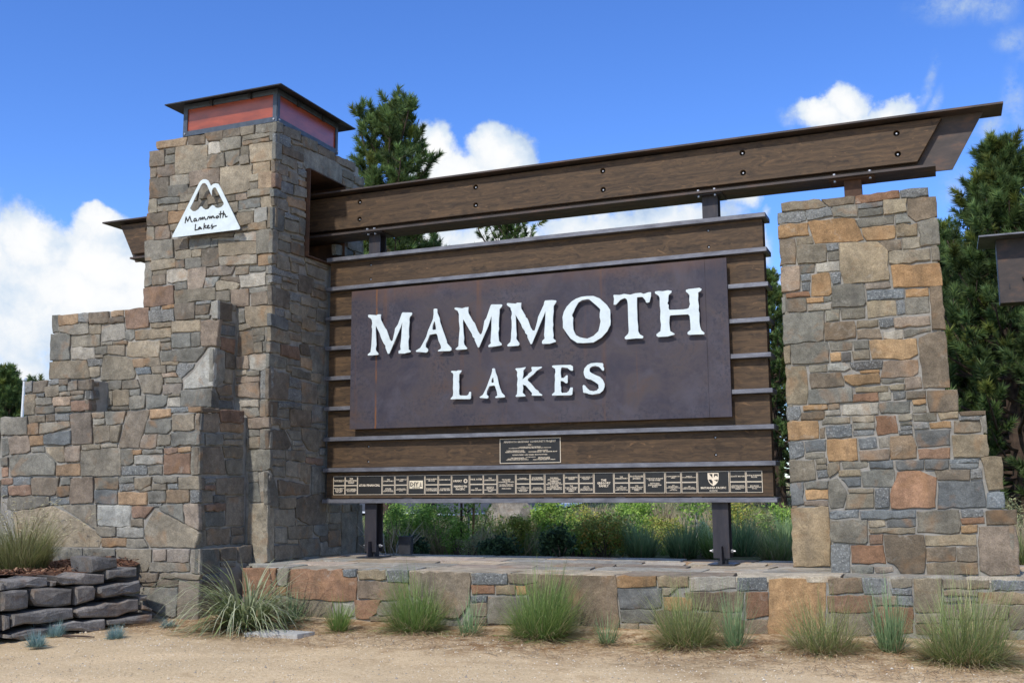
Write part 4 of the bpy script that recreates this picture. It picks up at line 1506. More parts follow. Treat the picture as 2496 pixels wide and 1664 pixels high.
def stone_shape(pts, place, flip=False, inset=-.006, cham=.007, back=.06, step=.07, jit=.005, proud=(-.022, -.001), bulge=.004, rough=.25):
    """verts, faces of one dressed stone: uneven outline, chamfered arris, slightly undulating face"""
    if area(pts) < 0:
        pts = pts[::-1]
    A = abs(area(pts))
    xs = [p[0] for p in pts]; ys = [p[1] for p in pts]
    mn = min(max(xs) - min(xs), max(ys) - min(ys))
    pts = shrink(pts, min(inset, mn * .06))
    out = []
    for i in range(len(pts)):
        a, b = Vector(pts[i]), Vector(pts[(i + 1) % len(pts)])
        L = (b - a).length
        k = max(1, min(9, int(round(L / step))))
        nv = Vector((-(b - a).y, (b - a).x)).normalized() if L > 1e-6 else Vector((0, 0))
        # rounded corner: leave the corner itself slightly blunt
        cb = min(.012, L * .2)
        for j in range(k):
            t = j / k
            if j == 0:
                p = a + (b - a).normalized() * cb * rng.random() if L > 1e-6 else a
            else:
                p = a.lerp(b, t) + nv * rng.gauss(0, jit)
            out.append(tuple(p))
    n = len(out)
    c = (sum(p[0] for p in out) / n, sum(p[1] for p in out) / n)
    ch = min(cham * (.6 + .9 * rng.random()), mn * .12)
    r1 = shrink(out, ch * .9)
    r2 = [(c[0] + (p[0] - c[0]) * .58, c[1] + (p[1] - c[1]) * .58) for p in r1]
    d0 = rng.uniform(*proud)
    tx, tz = rng.gauss(0, .018), rng.gauss(0, .018)
    def dep(p, amp): return d0 + (p[0] - c[0]) * tx + (p[1] - c[1]) * tz + rng.gauss(0, amp * rough)
    V = [place(p[0], p[1], -back) for p in out]
    V += [place(p[0], p[1], dep(p, .001) - ch) for p in out]
    V += [place(p[0], p[1], dep(p, .0022)) for p in r1]
    V += [place(p[0], p[1], dep(p, bulge * .7) + bulge * .5) for p in r2]
    V.append(place(c[0], c[1], dep(c, bulge * .6) + bulge))
    F = []
    for r in range(3):
        for i in range(n):
            j = (i + 1) % n
            F.append([r * n + i, r * n + j, (r + 1) * n + j, (r + 1) * n + i])
    F += [[3 * n + i, 3 * n + (i + 1) % n, 4 * n] for i in range(n)]
    if flip:
        F = [f[::-1] for f in F]
    return V, F


def stone_colour(code, m=.74):
    if code == '-':
        c = rng.choice(PLAIN)
    else:
        c = PAL[code]
    k = rng.uniform(.80, 1.20)
    h = rng.gauss(0, .03)
    g = (c[0] + c[1] + c[2]) / 3
    c = [g + (x - g) * m for x in c]
    return (c[0] * k * (1 + h) * 1.06, c[1] * k * 1.06, c[2] * k * (1 - h) * 1.02, 1)


def lay(parent, pts, place, code='-', m=.74, **kw):
    V, F = stone_shape(pts, place, **kw)
    o = mk('stone', V, F, 'granite' if code in 'bd' and rng.random() < .7 else 'weathered_stone', parent)
    o.color = stone_colour(code, m)
    return o


def plane_y(y0): return lambda a, b, d: (a, y0 - d, b)
def plane_x(x0): return lambda a, b, d: (x0 + d, a, b)
def plane_nx(x0): return lambda a, b, d: (x0 - d, -a, b)


def polyline(pl, sign):
    P = [Vector(p) for p in pl]
    def f(s, z, d):
        acc = 0
        for i in range(len(P) - 1):
            L = (P[i + 1] - P[i]).length
            if s <= acc + L or i == len(P) - 2:
                u = (P[i + 1] - P[i]) / L
                q = P[i] + u * (s - acc)
                n = Vector((u.y, -u.x)) * sign
                return (q.x + n.x * d, q.y + n.y * d, z)
            acc += L
    return f


FACE = {'TF': plane_y(-1.07), 'TS': plane_x(-.03), 'M2F': plane_y(-1.475), 'M2S': plane_x(-.54), 'M3F': plane_y(-1.8), 'M3S': plane_x(-2.055),
        'M1F': plane_y(-1.912), 'M1S': plane_x(-.345), 'B0F': plane_y(-1.93), 'B0S': plane_x(-.33), 'BBF': plane_y(-2.03), 'BBS': plane_x(-.207),
        'PiF': plane_y(0.0), 'PiL': plane_y(-.6)}
PLINTH_LINE = [(-.205, -1.20), (.205, -1.838), (1.341, -1.698), (4.9, -1.45), (7.45, -.70), (11, .34)]
DRY_LINE = [(-.60, -2.05), (-.97, -3.85), (-1.2, -5.0)]
FACE['PF'] = polyline(PLINTH_LINE, 1)
FACE['DW'] = polyline(DRY_LINE, -1)


def lay_face(parent, face, **kw):
    for ln in STONES[face].split('\n'):
        t = ln.split()
        pts = pairs(' '.join(t[1:]))
        if face == 'M1S' and False:
            pass
        lay(parent, pts, FACE[face], t[0], **kw)


def ashlar(a0, a1, b0, b1, hole=None):
    """random coursed rectangles filling a wall face that the photograph does not show"""
    out = []
    z = b0
    while z < b1 - .02:
        h = min(rng.choice((.09, .13, .18, .24, .32)), b1 - z)
        if b1 - z - h < .07: h = b1 - z
        a = a0
        while a < a1 - .02:
            w = min(rng.uniform(.14, .55), a1 - a)
            if a1 - a - w < .12: w = a1 - a
            if not (hole and a < hole[1] and a + w > hole[0] and z < hole[3] and z + h > hole[2]):
                j = lambda: rng.uniform(-.006, .006)
                out.append([(a + .006, z + .006 + j()), (a + w - .006, z + .006 + j()), (a + w - .006, z + h - .006 + j()), (a + .006, z + h - .006 + j())])
            a += w
        z += h
    return out


def joined_facing(parent, polys, place, flip=False):
    V, F = [], []
    for p in polys:
        v, f = stone_shape(p, place, flip=flip, step=.2)
        b = len(V); V += v; F += [[b + i for i in q] for q in f]
    o = mk('stone_facing', V, F, 'weathered_stone', parent)
    o.color = (.22, .195, .15, 1)
    o['kind'] = 'stuff'


# ---- tall tower on the left
tower = thing('stone_tower', 'tall square stone tower capped by an orange lantern, left of the big sign', 'tower', (-1.0, -.1, -.7))
c = MB()
c.box(-1.955, -.065, -1.035, .985, -1.4, 2.985)
c.box(-1.950, -.070, -1.030, -.415, 2.985, 4.115)
c.box(-1.950, -.070, .435, .980, 2.985, 4.115)
c.box(-1.955, -.065, -1.035, .985, 4.115, 4.375)
c.box(-1.855, -.070, -1.030, .86, 4.375, 4.498)
c.build('mortar_core', 'mortar', tower)
lay_face(tower, 'TF')
lay_face(tower, 'TS')
joined_facing(tower, ashlar(-.99, 1.04, .9, 4.38, (-.44, .42, 2.98, 4.12)), plane_nx(-1.985), flip=False)
joined_facing(tower, [[(-p[0], p[1]) for p in q] for q in ashlar(.05, 1.97, -.7, 4.38)], lambda a, b, d: (a, 1.015 + d, b), flip=True)
c = MB()     # steel lining of the slot the beam passes through
c.box(-2.02, .002, -.414, -.402, 2.998, 4.1)
c.box(-2.02, .002, .422, .434, 2.998, 4.1)
c.box(-2.02, .004, -.414, .434, 4.1, 4.114)
c.box(-2.02, .004, -.414, .434, 2.984, 2.998)
c.build('slot_liner', 'rusty_steel', tower)

# ---- stepped wall left of the tower
wall = thing('stepped_stone_wall', 'stepped stone wall in tiers descending from the tower to the left edge', 'wall', (-1.8, -1.6, -1.25))
c = MB()
c.box(-3.03, -.575, -1.44, -1.0, -1.3, 2.275)
c.box(-3.03, -2.03, -1.0, .3, -1.3, 2.275)
c.box(-3.075, -2.09, -1.765, -1.45, .9, 1.405)
c.box(-9.0, -.38, -1.877, -1.02, -1.3, .955)
c.box(-9.0, -.365, -1.895, -1.04, -1.35, .262)
c.box(-9.0, -.242, -1.995, -1.06, -1.5, -.512)
c.build('mortar_core', 'mortar', wall)
for fc in ('M2F', 'M2S', 'M3F', 'M3S', 'M1F', 'M1S', 'B0F', 'B0S', 'BBF', 'BBS'):
    lay_face(wall, fc)
fl = {}
for fc in ('M1F', 'B0F', 'BBF'):
    fl[fc] = min(float(x) for ln in STONES[fc].split('\n') for x in ln.split()[1::2]) * .001 - .01
joined_facing(wall, ashlar(-9.0, fl['M1F'], .28, .96), FACE['M1F'])
joined_facing(wall, ashlar(-9.0, fl['B0F'], -.49, .255), FACE['B0F'])
joined_facing(wall, ashlar(-9.0, fl['BBF'], -1.28, -.52), FACE['BBF'])
joined_facing(wall, ashlar(-.2, 1.40, 1.0, 2.28), plane_nx(-3.055))

# ---- pillar on the right
pillar = thing('stone_pillar', 'stone pillar with stepped right side, standing right of the big sign', 'pillar', (6.4, .4, -.7))
c = MB()
c.box(5.675, 7.185, .03, .98, -.78, 2.995)
c.box(5.715, 7.125, .032, .94, 2.995, 3.105)
c.box(7.185, 7.262, .034, .97, -.78, 1.03)
c.box(7.262, 7.505, .036, .96, -.78, .815)
c.box(7.505, 7.615, .038, .95, -.78, .355)
c.box(6.105, 7.675, -.57, .034, -.78, -.135)
c.box(7.615, 7.70, .034, .94, -.78, -.135)
c.build('mortar_core', 'mortar', pillar)
lay_face(pillar, 'PiF', m=.98)
lay_face(pillar, 'PiL', m=.98)
joined_facing(pillar, ashlar(-1.0, -.02, -.69, 3.0), plane_nx(5.65))
joined_facing(pillar, ashlar(.02, .98, 1.1, 3.0), plane_x(7.205))
joined_facing(pillar, ashlar(-.58, .95, -.69, -.14), plane_x(7.70))

# ---- plinth under the sign
plinth = thing('stone_plinth', 'low stone plinth paved with flagstones, running under sign and pillar', 'plinth', (4, -.6, -1.25))
P = [Vector(p) for p in PLINTH_LINE]
poly = [(p[0] + (.045 if p[0] == .205 else .004), p[1] + .035) for p in PLINTH_LINE] + [(11, 1.0), (-.20, 1.0)]
MB().slab(poly, -1.5, -.745).build('mortar_core', 'mortar', plinth)
lay_face(plinth, 'PF', proud=(-.024, -.004), m=1.0)
joined_facing(plinth, [q for q in ashlar(max(float(x) for ln in STONES['PF'].split('\n') for x in ln.split()[1::2]) * .001 + .01, 12.0, -1.3, -.72)] + ashlar(.02, .74, -1.3, -.72), FACE['PF'])


def front_y(x):
    for a, b in zip(PLINTH_LINE[:-1], PLINTH_LINE[1:]):
        if a[0] <= x <= b[0]:
            return a[1] + (b[1] - a[1]) * (x - a[0]) / (b[0] - a[0])
    return PLINTH_LINE[-1][1]


def flagstones():
    rows = [0, .22, .42, .60, .80, 1.0]
    prev = None
    for r in range(5):
        x = -.2 - rng.random() * .3
        while x < 9.5:
            w = rng.uniform(.45, 1.15)
            x1 = x + w
            def pt(xx, f):
                yf = front_y(max(xx, -.2)) + .022
                return (xx, yf + (1.0 - yf) * f)
            f0 = rows[r]; f1 = rows[r + 1]
            j = lambda: rng.uniform(-.03, .03)
            sk = rng.uniform(-.09, .09)
            q = [pt(max(x, -.2), f0 + (0 if r == 0 else j())), pt(x1, f0 + (0 if r == 0 else j())), pt(x1 + sk, f1 - .0 + j() * (r < 4)), pt(max(x + sk, -.2), f1 + j() * (r < 4))]
            if x1 > -.15 and not (x1 > 10.5):
                code = rng.choice('-gtpt--go-n-pg')
                fs = lay(plinth, q, lambda a, b, d: (a, b, -.706 + d * .25), code, inset=.008, cham=.006, back=.2, proud=(.0, .010), step=.25, jit=.010, bulge=.001)
                fs.name = 'flagstone'
                fs.color = (fs.color[0] * 1.75, fs.color[1] * 1.72, fs.color[2] * 1.7, 1)
            x = x1


flagstones()

# ---- dry-stacked boulder wall and its planting bed
dry = thing('dry_stone_wall', 'dry-stacked wall of dark rough blocks round the raised bed, bottom left', 'wall', (-.85, -3.0, -1.25))
for ln in STONES['DW'].split('\n'):
    t = ln.split()
    pts = pairs(' '.join(t[1:]))
    zc = sum(p[1] for p in pts) / len(pts)
    lean = .20 * (zc + 1.25) + rng.uniform(-.015, .02)
    fp = FACE['DW']
    V, F = stone_shape(pts, (lambda a, b, d, L=lean, fp=fp: fp(a, b, d - L + .10)), flip=True, inset=.002, cham=.024, back=.34, step=.12, jit=.009, proud=(0, .015), bulge=.006, rough=.9)
    o = mk('stone', V, F, 'weathered_stone', dry)
    k = rng.uniform(.8, 1.3)
    base = (.245, .215, .185) if t[0] != 'd' else (.20, .184, .166)
    o.color = (base[0] * k, base[1] * k, base[2] * k, 1)


V, F = [], []
for p in ashlar(1.94, 3.6, -1.28, -.60):
    v_, f_ = stone_shape(p, (lambda a, q, d: FACE['DW'](a, q, d - .20 * (q + 1.25) + .10)), flip=True, inset=.004, cham=.024, back=.34, step=.15, jit=.008, proud=(0, .015), bulge=.006, rough=.9)
    n_ = len(V); V += v_; F += [[n_ + i for i in q] for q in f_]
o = mk('stone_facing', V, F, 'weathered_stone', dry)
o.color = (.165, .152, .138, 1)
o['kind'] = 'stuff'


def mulch_bed():
    pts = []
    for i in range(26):
        for j in range(30):
            u, v = i / 25, j / 29
            y = -5.6 + (5.6 - 1.98) * v
            s = min(max((-2.05 - y), 0), 3.2)
            fp = FACE['DW'](s, 0, -.40)
            x = -6 + (fp[0] + 6) * u
            z = -.69 + .05 * math.sin(x * 2.1 + y) + .04 * math.sin(y * 3.3 - x) + rng.gauss(0, .012)
            e = min(1, max(0, (-4.9 - y) / .6)) + min(1, max(0, (-5.2 - x) / .8))
            z -= .62 * min(1, e) + (.05 if u > .96 else 0)
            pts.append((x, y, z))
    F = [[i * 30 + j, (i + 1) * 30 + j, (i + 1) * 30 + j + 1, i * 30 + j + 1] for i in range(25) for j in range(29)]
    o = mk('mulch', pts, F, 'bark_mulch', None)
    tag(o, kind='structure')
    # loose chips
    n = 2600
    x = nr.uniform(-3.4, -.85, n); y = nr.uniform(-4.4, -2.05, n)
    lim = -.80 - .2 * (-2.05 - y) - .05
    x = np.minimum(x, lim - nr.random(n) * .2)
    z = -.685 + .05 * np.sin(x * 2.1 + y) + .04 * np.sin(y * 3.3 - x) + nr.random(n) * .015
    a = nr.uniform(0, 6.28, n); L = nr.uniform(.012, .035, n); W = nr.uniform(.004, .010, n)
    d = np.stack([np.cos(a), np.sin(a), nr.normal(0, .35, n)], 1); e = np.stack([-np.sin(a), np.cos(a), nr.normal(0, .35, n)], 1)
    c0 = np.stack([x, y, z], 1)
    v = np.stack([c0 - d * L[:, None] - e * W[:, None], c0 + d * L[:, None] - e * W[:, None], c0 + d * L[:, None] + e * W[:, None], c0 - d * L[:, None] + e * W[:, None]], 1)
    q = np.arange(n * 4).reshape(n, 4)
    base = np.array([[.13, .055, .028], [.20, .09, .045], [.09, .04, .02], [.28, .16, .09]])[nr.integers(0, 4, n)]
    o = mk_np('wood_chips', v, q, [], 'pebble', cols=np.repeat(base, 4, 0))
    tag(o, 'loose red-brown wood chips spread over the raised bed', 'mulch', kind='stuff')


mulch_bed()

# ------------------------------------------------------------------ lantern on the tower
lan = thing('tower_lantern', 'low square lantern with orange panels and black roof on the tower top', 'lantern', (-.77, -.365, 4.52))
LX0, LX1, LY0, LY1, LZ0, LZ1 = -1.475, -.065, -1.055, .330, 4.520, 4.900
c = MB()
o_ = .165
cx, cy = (LX0 + LX1) / 2, (LY0 + LY1) / 2
ring = [(LX0 - o_, LY0 - o_), (LX1 + o_, LY0 - o_), (LX1 + o_, LY1 + o_), (LX0 - o_, LY1 + o_)]
V = [(x, y, 4.900) for x, y in ring] + [(x, y, 4.914) for x, y in ring] + [(cx, cy, 5.17), (cx, cy, 5.156)]
F = [[0, 1, 5, 4], [1, 2, 6, 5], [2, 3, 7, 6], [3, 0, 4, 7], [4, 5, 8], [5, 6, 8], [6, 7, 8], [7, 4, 8], [1, 0, 9], [2, 1, 9], [3, 2, 9], [0, 3, 9]]
mk('roof', V, F, 'dark_steel', lan)
c = MB()
t, fr = .014, .062
for (y0, y1) in ((LY0, LY0 + t), (LY1 - t, LY1)):
    c.box(LX0, LX1, y0, y1, LZ0, LZ0 + fr)
    c.box(LX0, LX1, y0, y1, LZ1 - .03, LZ1 + .035)
    c.box(LX0, LX0 + fr, y0, y1, LZ0 + fr, LZ1 - .03)
    c.box(LX1 - fr, LX1 - .006, y0, y1, LZ0 + fr, LZ1 - .03)
for (x0, x1) in ((LX0, LX0 + t), (LX1 - t, LX1)):
    c.box(x0 + .001, x1 + .001, LY0 + t, LY1 - t, LZ0, LZ0 + fr)
    c.box(x0 + .001, x1 + .001, LY0 + t, LY1 - t, LZ1 - .03, LZ1 + .035)
    c.box(x0 + .001, x1 + .001, LY0 + t, LY0 + fr, LZ0 + fr, LZ1 - .03)
    c.box(x0 + .001, x1 + .001, LY1 - fr, LY1 - t, LZ0 + fr, LZ1 - .03)
c.build('frame', 'frame_steel', lan)
for nm, a in (('panel', (LX0 + .02, LX1 - .02, LY0 + .016, LY0 + .024, LZ0 + .01, LZ1 + .02)), ('panel', (LX1 - .026, LX1 - .018, LY0 + .03, LY1 - .03, LZ0 + .01, LZ1 + .02)),
              ('panel', (LX0 + .018, LX0 + .026, LY0 + .03, LY1 - .03, LZ0 + .01, LZ1 + .02)), ('panel', (LX0 + .02, LX1 - .02, LY1 - .024, LY1 - .016, LZ0 + .01, LZ1 + .02))):
    MB().box(*a).build(nm, 'lantern_acrylic', lan)
for x in (LX0 + .035, LX1 - .04):
    MB().tube([(x, LY0 + .002, LZ0 + .032), (x, LY0 - .012, LZ0 + .032)], .013, 6).build('bolt', 'zinc', lan)
for y in (LY0 + .045, LY1 - .04):
    MB().tube([(LX1 - .002, y, LZ0 + .032), (LX1 + .013, y, LZ0 + .032)], .013, 6).build('bolt', 'zinc', lan)
for f in (.31, .72):
    x = LX0 + f * (LX1 - LX0)
    MB().prism([(x - .02, LZ1 + .03), (x + .02, LZ1 + .03), (x + .02, LZ1 - .05), (x - .02, LZ1 - .03)], LY0 - .03, LY0 - .001).build('bracket', 'dark_steel', lan)
    y = LY0 + f * (LY1 - LY0)
    MB().box(LX1 + .002, LX1 + .03, y - .02, y + .02, LZ1 - .05, LZ1 + .03).build('bracket', 'dark_steel', lan)

# ------------------------------------------------------------------ mountain emblem on the tower
emb = thing('mountain_emblem', 'white cut-out mountain emblem reading Mammoth Lakes, fixed on the tower front', 'sign', (-.95, -1.17, 3.2))
cut_plate('plate', pairs(LOGO[0]), [pairs(LOGO[1])], -1.175, .010, 'white_paint', emb)
lb = MB()
for ln in STROKES.split('\n'):
    pts = pairs(ln)
    w_ = .0078
    for (a, b) in zip(pts[:-1], pts[1:]):
        a, b = Vector(a), Vector(b)
        d = b - a
        if d.length < 1e-6: continue
        d.normalize(); nn = Vector((-d.y, d.x)) * w_
        a = a - d * .003; b = b + d * .003
        lb.prism([tuple(a - nn), tuple(b - nn), tuple(b + nn), tuple(a + nn)], -1.1765 - rng.random() * .0006, -1.1748)
lb.build('lettering', 'cut_shadow', emb)  # dark ribbons on the plate, coloured as the shade in the cut-out script
for (x, z) in ((-1.25, 3.27), (-.62, 3.27), (-.98, 3.80)):
    MB().tube([(x, -1.165, z), (x, -1.05, z)], .012, 8).build('standoff', 'dark_steel', emb)

# ------------------------------------------------------------------ long beam
beam = thing('roof_beam', 'long steel beam clad in timber, from tower across to the pillar', 'beam', (2.1, .16, 3.32))
BY0, BY1, BYM = -.035, .355, .16
MB().box(-3.722, 7.897, BY0, BY1, 3.884, 3.904).build('top_flange', 'beam_steel', beam)
MB().box(-3.19, 7.236, BY0, BY1, 3.320, 3.345).build('bottom_flange', 'beam_steel', beam)
MB().prism([(-3.56, 3.884), (-3.26, 3.318), (7.395, 3.318), (7.715, 3.884)], BYM - .01, BYM + .01).build('web', 'beam_steel', beam)
bolts_x = (-3.0, .434, 2.06, 3.68, 5.286, 6.882)
holes = [circle(x, z, .031) for x in bolts_x for z in (3.748, 3.523)]
bo = cut_plate('timber_board', [(-3.485, 3.853), (-3.245, 3.418), (7.066, 3.418), (7.322, 3.853)], holes, .066, .08, 'stained_timber', beam, bev=.003)
bo2 = cut_plate('timber_board', [(-3.485, 3.853), (-3.245, 3.418), (7.066, 3.418), (7.322, 3.853)], [], .176, .08, 'stained_timber', beam, bev=.003)
for x in bolts_x:
    for z in (3.748, 3.523):
        b_ = MB().tube([(x, .121, z), (x, .119, z)], .0305, 12).tube([(x, .119, z), (x, .105, z)], .018, 6).build('bolt', 'cut_shadow', beam)  # disc and nut near-black: the shade inside the hole is put into the colour
        MB().tube([(x, .106, z), (x, .076, z)], .0085, 10).build('stud', 'zinc', b_)
# short posts carrying it
for (x, zb, w_) in ((.652, 3.04, .16), (4.905, 3.04, .172)):
    s = MB().box(x - w_ / 2, x + w_ / 2, .08, .094, zb, 3.305).box(x - w_ / 2, x + w_ / 2, .226, .24, zb, 3.305).box(x - .008, x + .008, .094, .226, zb, 3.305)
    s.build('post', 'post_steel', beam)
    MB().box(x - .15, x + .15, .0, .32, 3.306, 3.318).build('bearing_plate', 'post_steel', beam)
s = MB().box(6.332, 6.505, .08, .24, 3.08, 3.302).build('post', 'rusty_steel', beam)
MB().box(6.19, 6.645, .02, .30, 3.303, 3.318).build('bearing_plate', 'rusty_steel', beam)
for x in (.60, .70, 4.80, 4.98, 6.245, 6.60):
    n_ = MB().tube([(x, -.012, 3.345), (x, -.012, 3.364)], .016, 6).tube([(x, .012 if x < 6 else .035, 3.302), (x, .012 if x < 6 else .035, 3.285)], .014, 6)
    n_.build('nut', 'zinc', beam)

# ------------------------------------------------------------------ the sign
sign = thing('welcome_sign', 'large timber and steel welcome sign reading MAMMOTH LAKES on two posts', 'sign', (2.757, .16, -.7))
W = 5.514
for k in range(9):
    z = k * .38
    MB().box(0, W, 0, .32, z - .05, z, .004).build('rail', 'mill_steel', sign)
for k in range(8):
    z0, z1 = k * .38 + (.004 if k else .012), (k + 1) * .38 - .054
    hs = []
    if k in (1, 7):
        hs = [circle(x, z0 + dz, .017, 10) for x in (.600, 4.877) for dz in (.07, .255)]
        for x in (.600, 4.877):
            for dz in (.07, .255):
                q = MB().tube([(x, .108, z0 + dz), (x, .107, z0 + dz)], .0168, 10).build('bolt', 'dark_steel', sign)
                MB().tube([(x, .106, z0 + dz), (x, .09, z0 + dz)], .008, 8).build('stud', 'zinc', q)
    cut_plate('timber_plank', [(.012, z0), (5.468, z0), (5.468, z1), (.012, z1)], hs, .08, .05, 'stained_timber', sign, bev=.002)
    cut_plate('timber_plank', [(.012, z0), (5.468, z0), (5.468, z1), (.012, z1)], [], .19, .05, 'stained_timber', sign, bev=.002)
c = MB()
for k in range(8):
    c.box(.03, 5.450, .131, .189, k * .38 + .001, (k + 1) * .38 - .051)
c.build('steel_core', 'dark_steel', sign)
for x in (1.1, 2.0, 2.9, 3.75, 4.6):
    MB().box(x, x + .11, .082, .12, .0005, .0115).build('spacer', 'dark_steel', sign)
# big plate in three sheets
for (x0, x1) in ((.400, .7620), (.7630, 4.8475), (4.8485, 5.086)):
    MB().box(x0, x1, -.034, -.006, .848, 2.570, .0006).build('steel_panel', 'panel_steel', sign)
MB().box(.42, 5.07, -.006, .079, .90, 2.52).build('panel_backing', 'dark_steel', sign)
for (o1, h1) in LETTERS:
    cut_plate('letter', pairs(o1), [pairs(h1)] if h1 else [], -.088, .012, 'white_paint', sign)
for x in (1.0, 1.55, 2.1, 2.7, 3.4, 4.1, 4.5):
    pass
# lower posts
for (x, w_) in ((.648, .160), (4.902, .172)):
    s = MB()
    s.box(x - w_ / 2, x + w_ / 2, .075, .091, -.632, -.051)
    s.box(x - w_ / 2, x + w_ / 2, .225, .241, -.632, -.051)
    s.box(x - .009, x + .009, .091, .225, -.632, -.051)
    s.build('post', 'post_steel', sign)
    MB().box(x - .045, x + .045, .10, .215, -.690, -.555).build('foot_bracket', 'dark_steel', sign)
    MB().box(x - .13, x + .15, -.03, .33, -.700, -.688).build('base_plate', 'dark_steel', sign)
    MB().prism([(x + .0, -.688), (x + .018, -.688), (x + .018, -.505), (x + .0, -.505)], -.01, .074).build('gusset', 'post_steel', sign)
    for sx in (-1, 1):
        MB().tube([(x + sx * w_ / 2, .15, -.56), (x + sx * (w_ / 2 + .028), .15, -.56)], .019, 6).tube([(x + sx * (w_ / 2 + .028), .15, -.56), (x + sx * (w_ / 2 + .05), .15, -.56)], .009, 8).build('bolt', 'zinc', sign)
MB().box(.80, .97, .50, .58, -.68, -.46, .004).build('junction_box', 'dark_steel', sign)


# ---- bronze plaques
def text_mesh(txt, cx, cz, size, y_front, parent, fit, m='polished_bronze', name='lettering'):
    cu = bpy.data.curves.new(name, 'FONT')
    cu.body = txt
    cu.align_x = 'CENTER'; cu.align_y = 'CENTER'
    cu.size = size
    cu.space_line = .92
    cu.extrude = .0008
    cu.resolution_u = 1
    cu.offset = size * .022
    o = curve_mesh(name, cu, 0, m, parent)
    n = len(o.data.vertices)
    if not n:
        return o
    co = np.empty(n * 3, dtype=np.float32); o.data.vertices.foreach_get('co', co); co = co.reshape(-1, 3)
    org = np.array(origin(parent))
    co = co + org
    w = co[:, 0].max() - co[:, 0].min(); h = co[:, 2].max() - co[:, 2].min()
    k = min(1, fit[0] / w, fit[1] / h)
    mx = (co[:, 0].max() + co[:, 0].min()) / 2; mz = (co[:, 2].max() + co[:, 2].min()) / 2
    co[:, 0] = (co[:, 0] - mx) * k + cx
    co[:, 2] = (co[:, 2] - mz) * k + cz
    co[:, 1] = co[:, 1] + y_front
    o.data.vertices.foreach_set('co', (co - org).astype(np.float32).ravel())
    o.data.update()
    return o


def plaque(x0, x1, z0, z1, txt, size, label=None, fit=.86, bd=.006, dz=0.0):
    p = MB().box(x0 + .001, x1 - .001, .068, .0795, z0 + .001, z1 - .001).build('plaque', 'polished_bronze', sign)
    if label: p['label'] = label
    MB().box(x0 + bd, x1 - bd, .0668, .070, z0 + bd, z1 - bd).build('field', 'black_bronze', p)
    if txt:
        text_mesh(txt, (x0 + x1) / 2, (z0 + z1) / 2 + dz, size, .0655, p, ((x1 - x0) * fit, (z1 - z0) * .78))
    return p


PZ0, PZM, PZ1 = .0515, .166, .2805
TXT2 = [("IN LOVING MEMORY OF\nALMA M. SAMUELSON", "\"PLACES OF BEAUTY\nIN THE EARTH\nCONVEY GREAT\nAND LIGHT\""), ("THE\nELLSWORTH\nFAMILY", "SCOTT SHEPHERD\nLANDSCAPE DESIGN\nAUGUST SHANE"),
        ("THE\nLOWEN FAMILY", "JOHN & PAUL\nWOODWARD\nFOR WE ARE IN THE\nMAMMOTH MOUNTAINS"), ("CHAP & REBECCA\nLANDE", "COLDWELL BANKER\nMAMMOTH REAL ESTATE\nEST 1976"),
        ("CHASE & HENRY\nNIK HOSE", "THANKS DAVE!\nTHE PETERSENS"), ("DAWN VEREUCK", "A HURRICANE\nCAME THIS WAY"),
        ("PAUL OSTER", "THE\nVEREUCK FAMILY"), ("THE\nLANDE FAMILY", "CENTURY 21\nMAMMOTH\nMCGUN · VERNON\nFAMILY"),
        ("WALKERONE\nCREATIVE WORKSHOP", "FROM\nHAMILTON WOODMAN\nTO THE SKI\nTHE NEW & QUAINT\nPETER & SUSAN"), ("WOODWARD\nARCHITECTURE", "\"LET'S MAKE THIS\nTHE BEST DAY EVER\"\nERIC LOGAN HOLBROOK"),
        ("JIM & ELIZABETH\nTENNEY", "THE\nDAN & GINNEY\nMCGREGOR\nFAMILY"), ("IN LOVING MEMORY OF\nJAMES & NANCY\nWHITMORE", "WE LOVE\nMAMMOTH!\nCHIP & KAREN FOSTER\nDAVE RACHEL LOGAN"),
        ("THE\nWENGER FAMILY", "THE\nCOCKROFT FAMILY\nBILL SUE RYAN\nHARLEY CHRISTOPHER"), ("FOOTLOOSE\nSPORTS", "THE\nSHARLES & KATHY\nRICHARDSON\nFAMILY"),
        ("JULIAN & REBECCA\nLEEDS", "THE\nMITCHELL FAMILY\nBOB NANCY LUKE KYLE\nTALLUS\nLIVE THE LIFE"), ("MAMMOTH\nPROPERTY RESERVATIONS", "THE\nIANTUONO FAMILY\nKAREN VIC ALEX ANNA"),
        ("SCOTT MOON", "JONATHAN & NICOLE\nBREECK TYLER MADISON\nSCOTT HUNTER BAILEY\nHEIMBERG"), ("BOB & SUZANNE\nMOON", "ERIC MEGAN\nSCARLETT & WYATT\nMOON")]
TXT1 = ["iSTAR FINANCIAL", None, None, "MAY ALL WHO\nVOLUNTEER\nIN DEFENSE OF COUNTRY\nOR\nTO BUILD COMMUNITY\nBE FOREVER HONORED\n \nSTEVE HOEMAN", "THE SIERRA\nAND THE PACIFIC\nHUMBLING\nAND ENERGIZING\nPROUD TO CALL YOU\nOUR HOME\nTHE HARRER FAMILY\nMALIBU - MAMMOTH",
        "THE\nGREGORY\nFAMILY", "\"ONE FOOT IN FRONT\nOF THE OTHER\"\n \nPATTY RICH\nJESSICA KRISTINA\nELTEUS", None]
i1 = i2 = 0
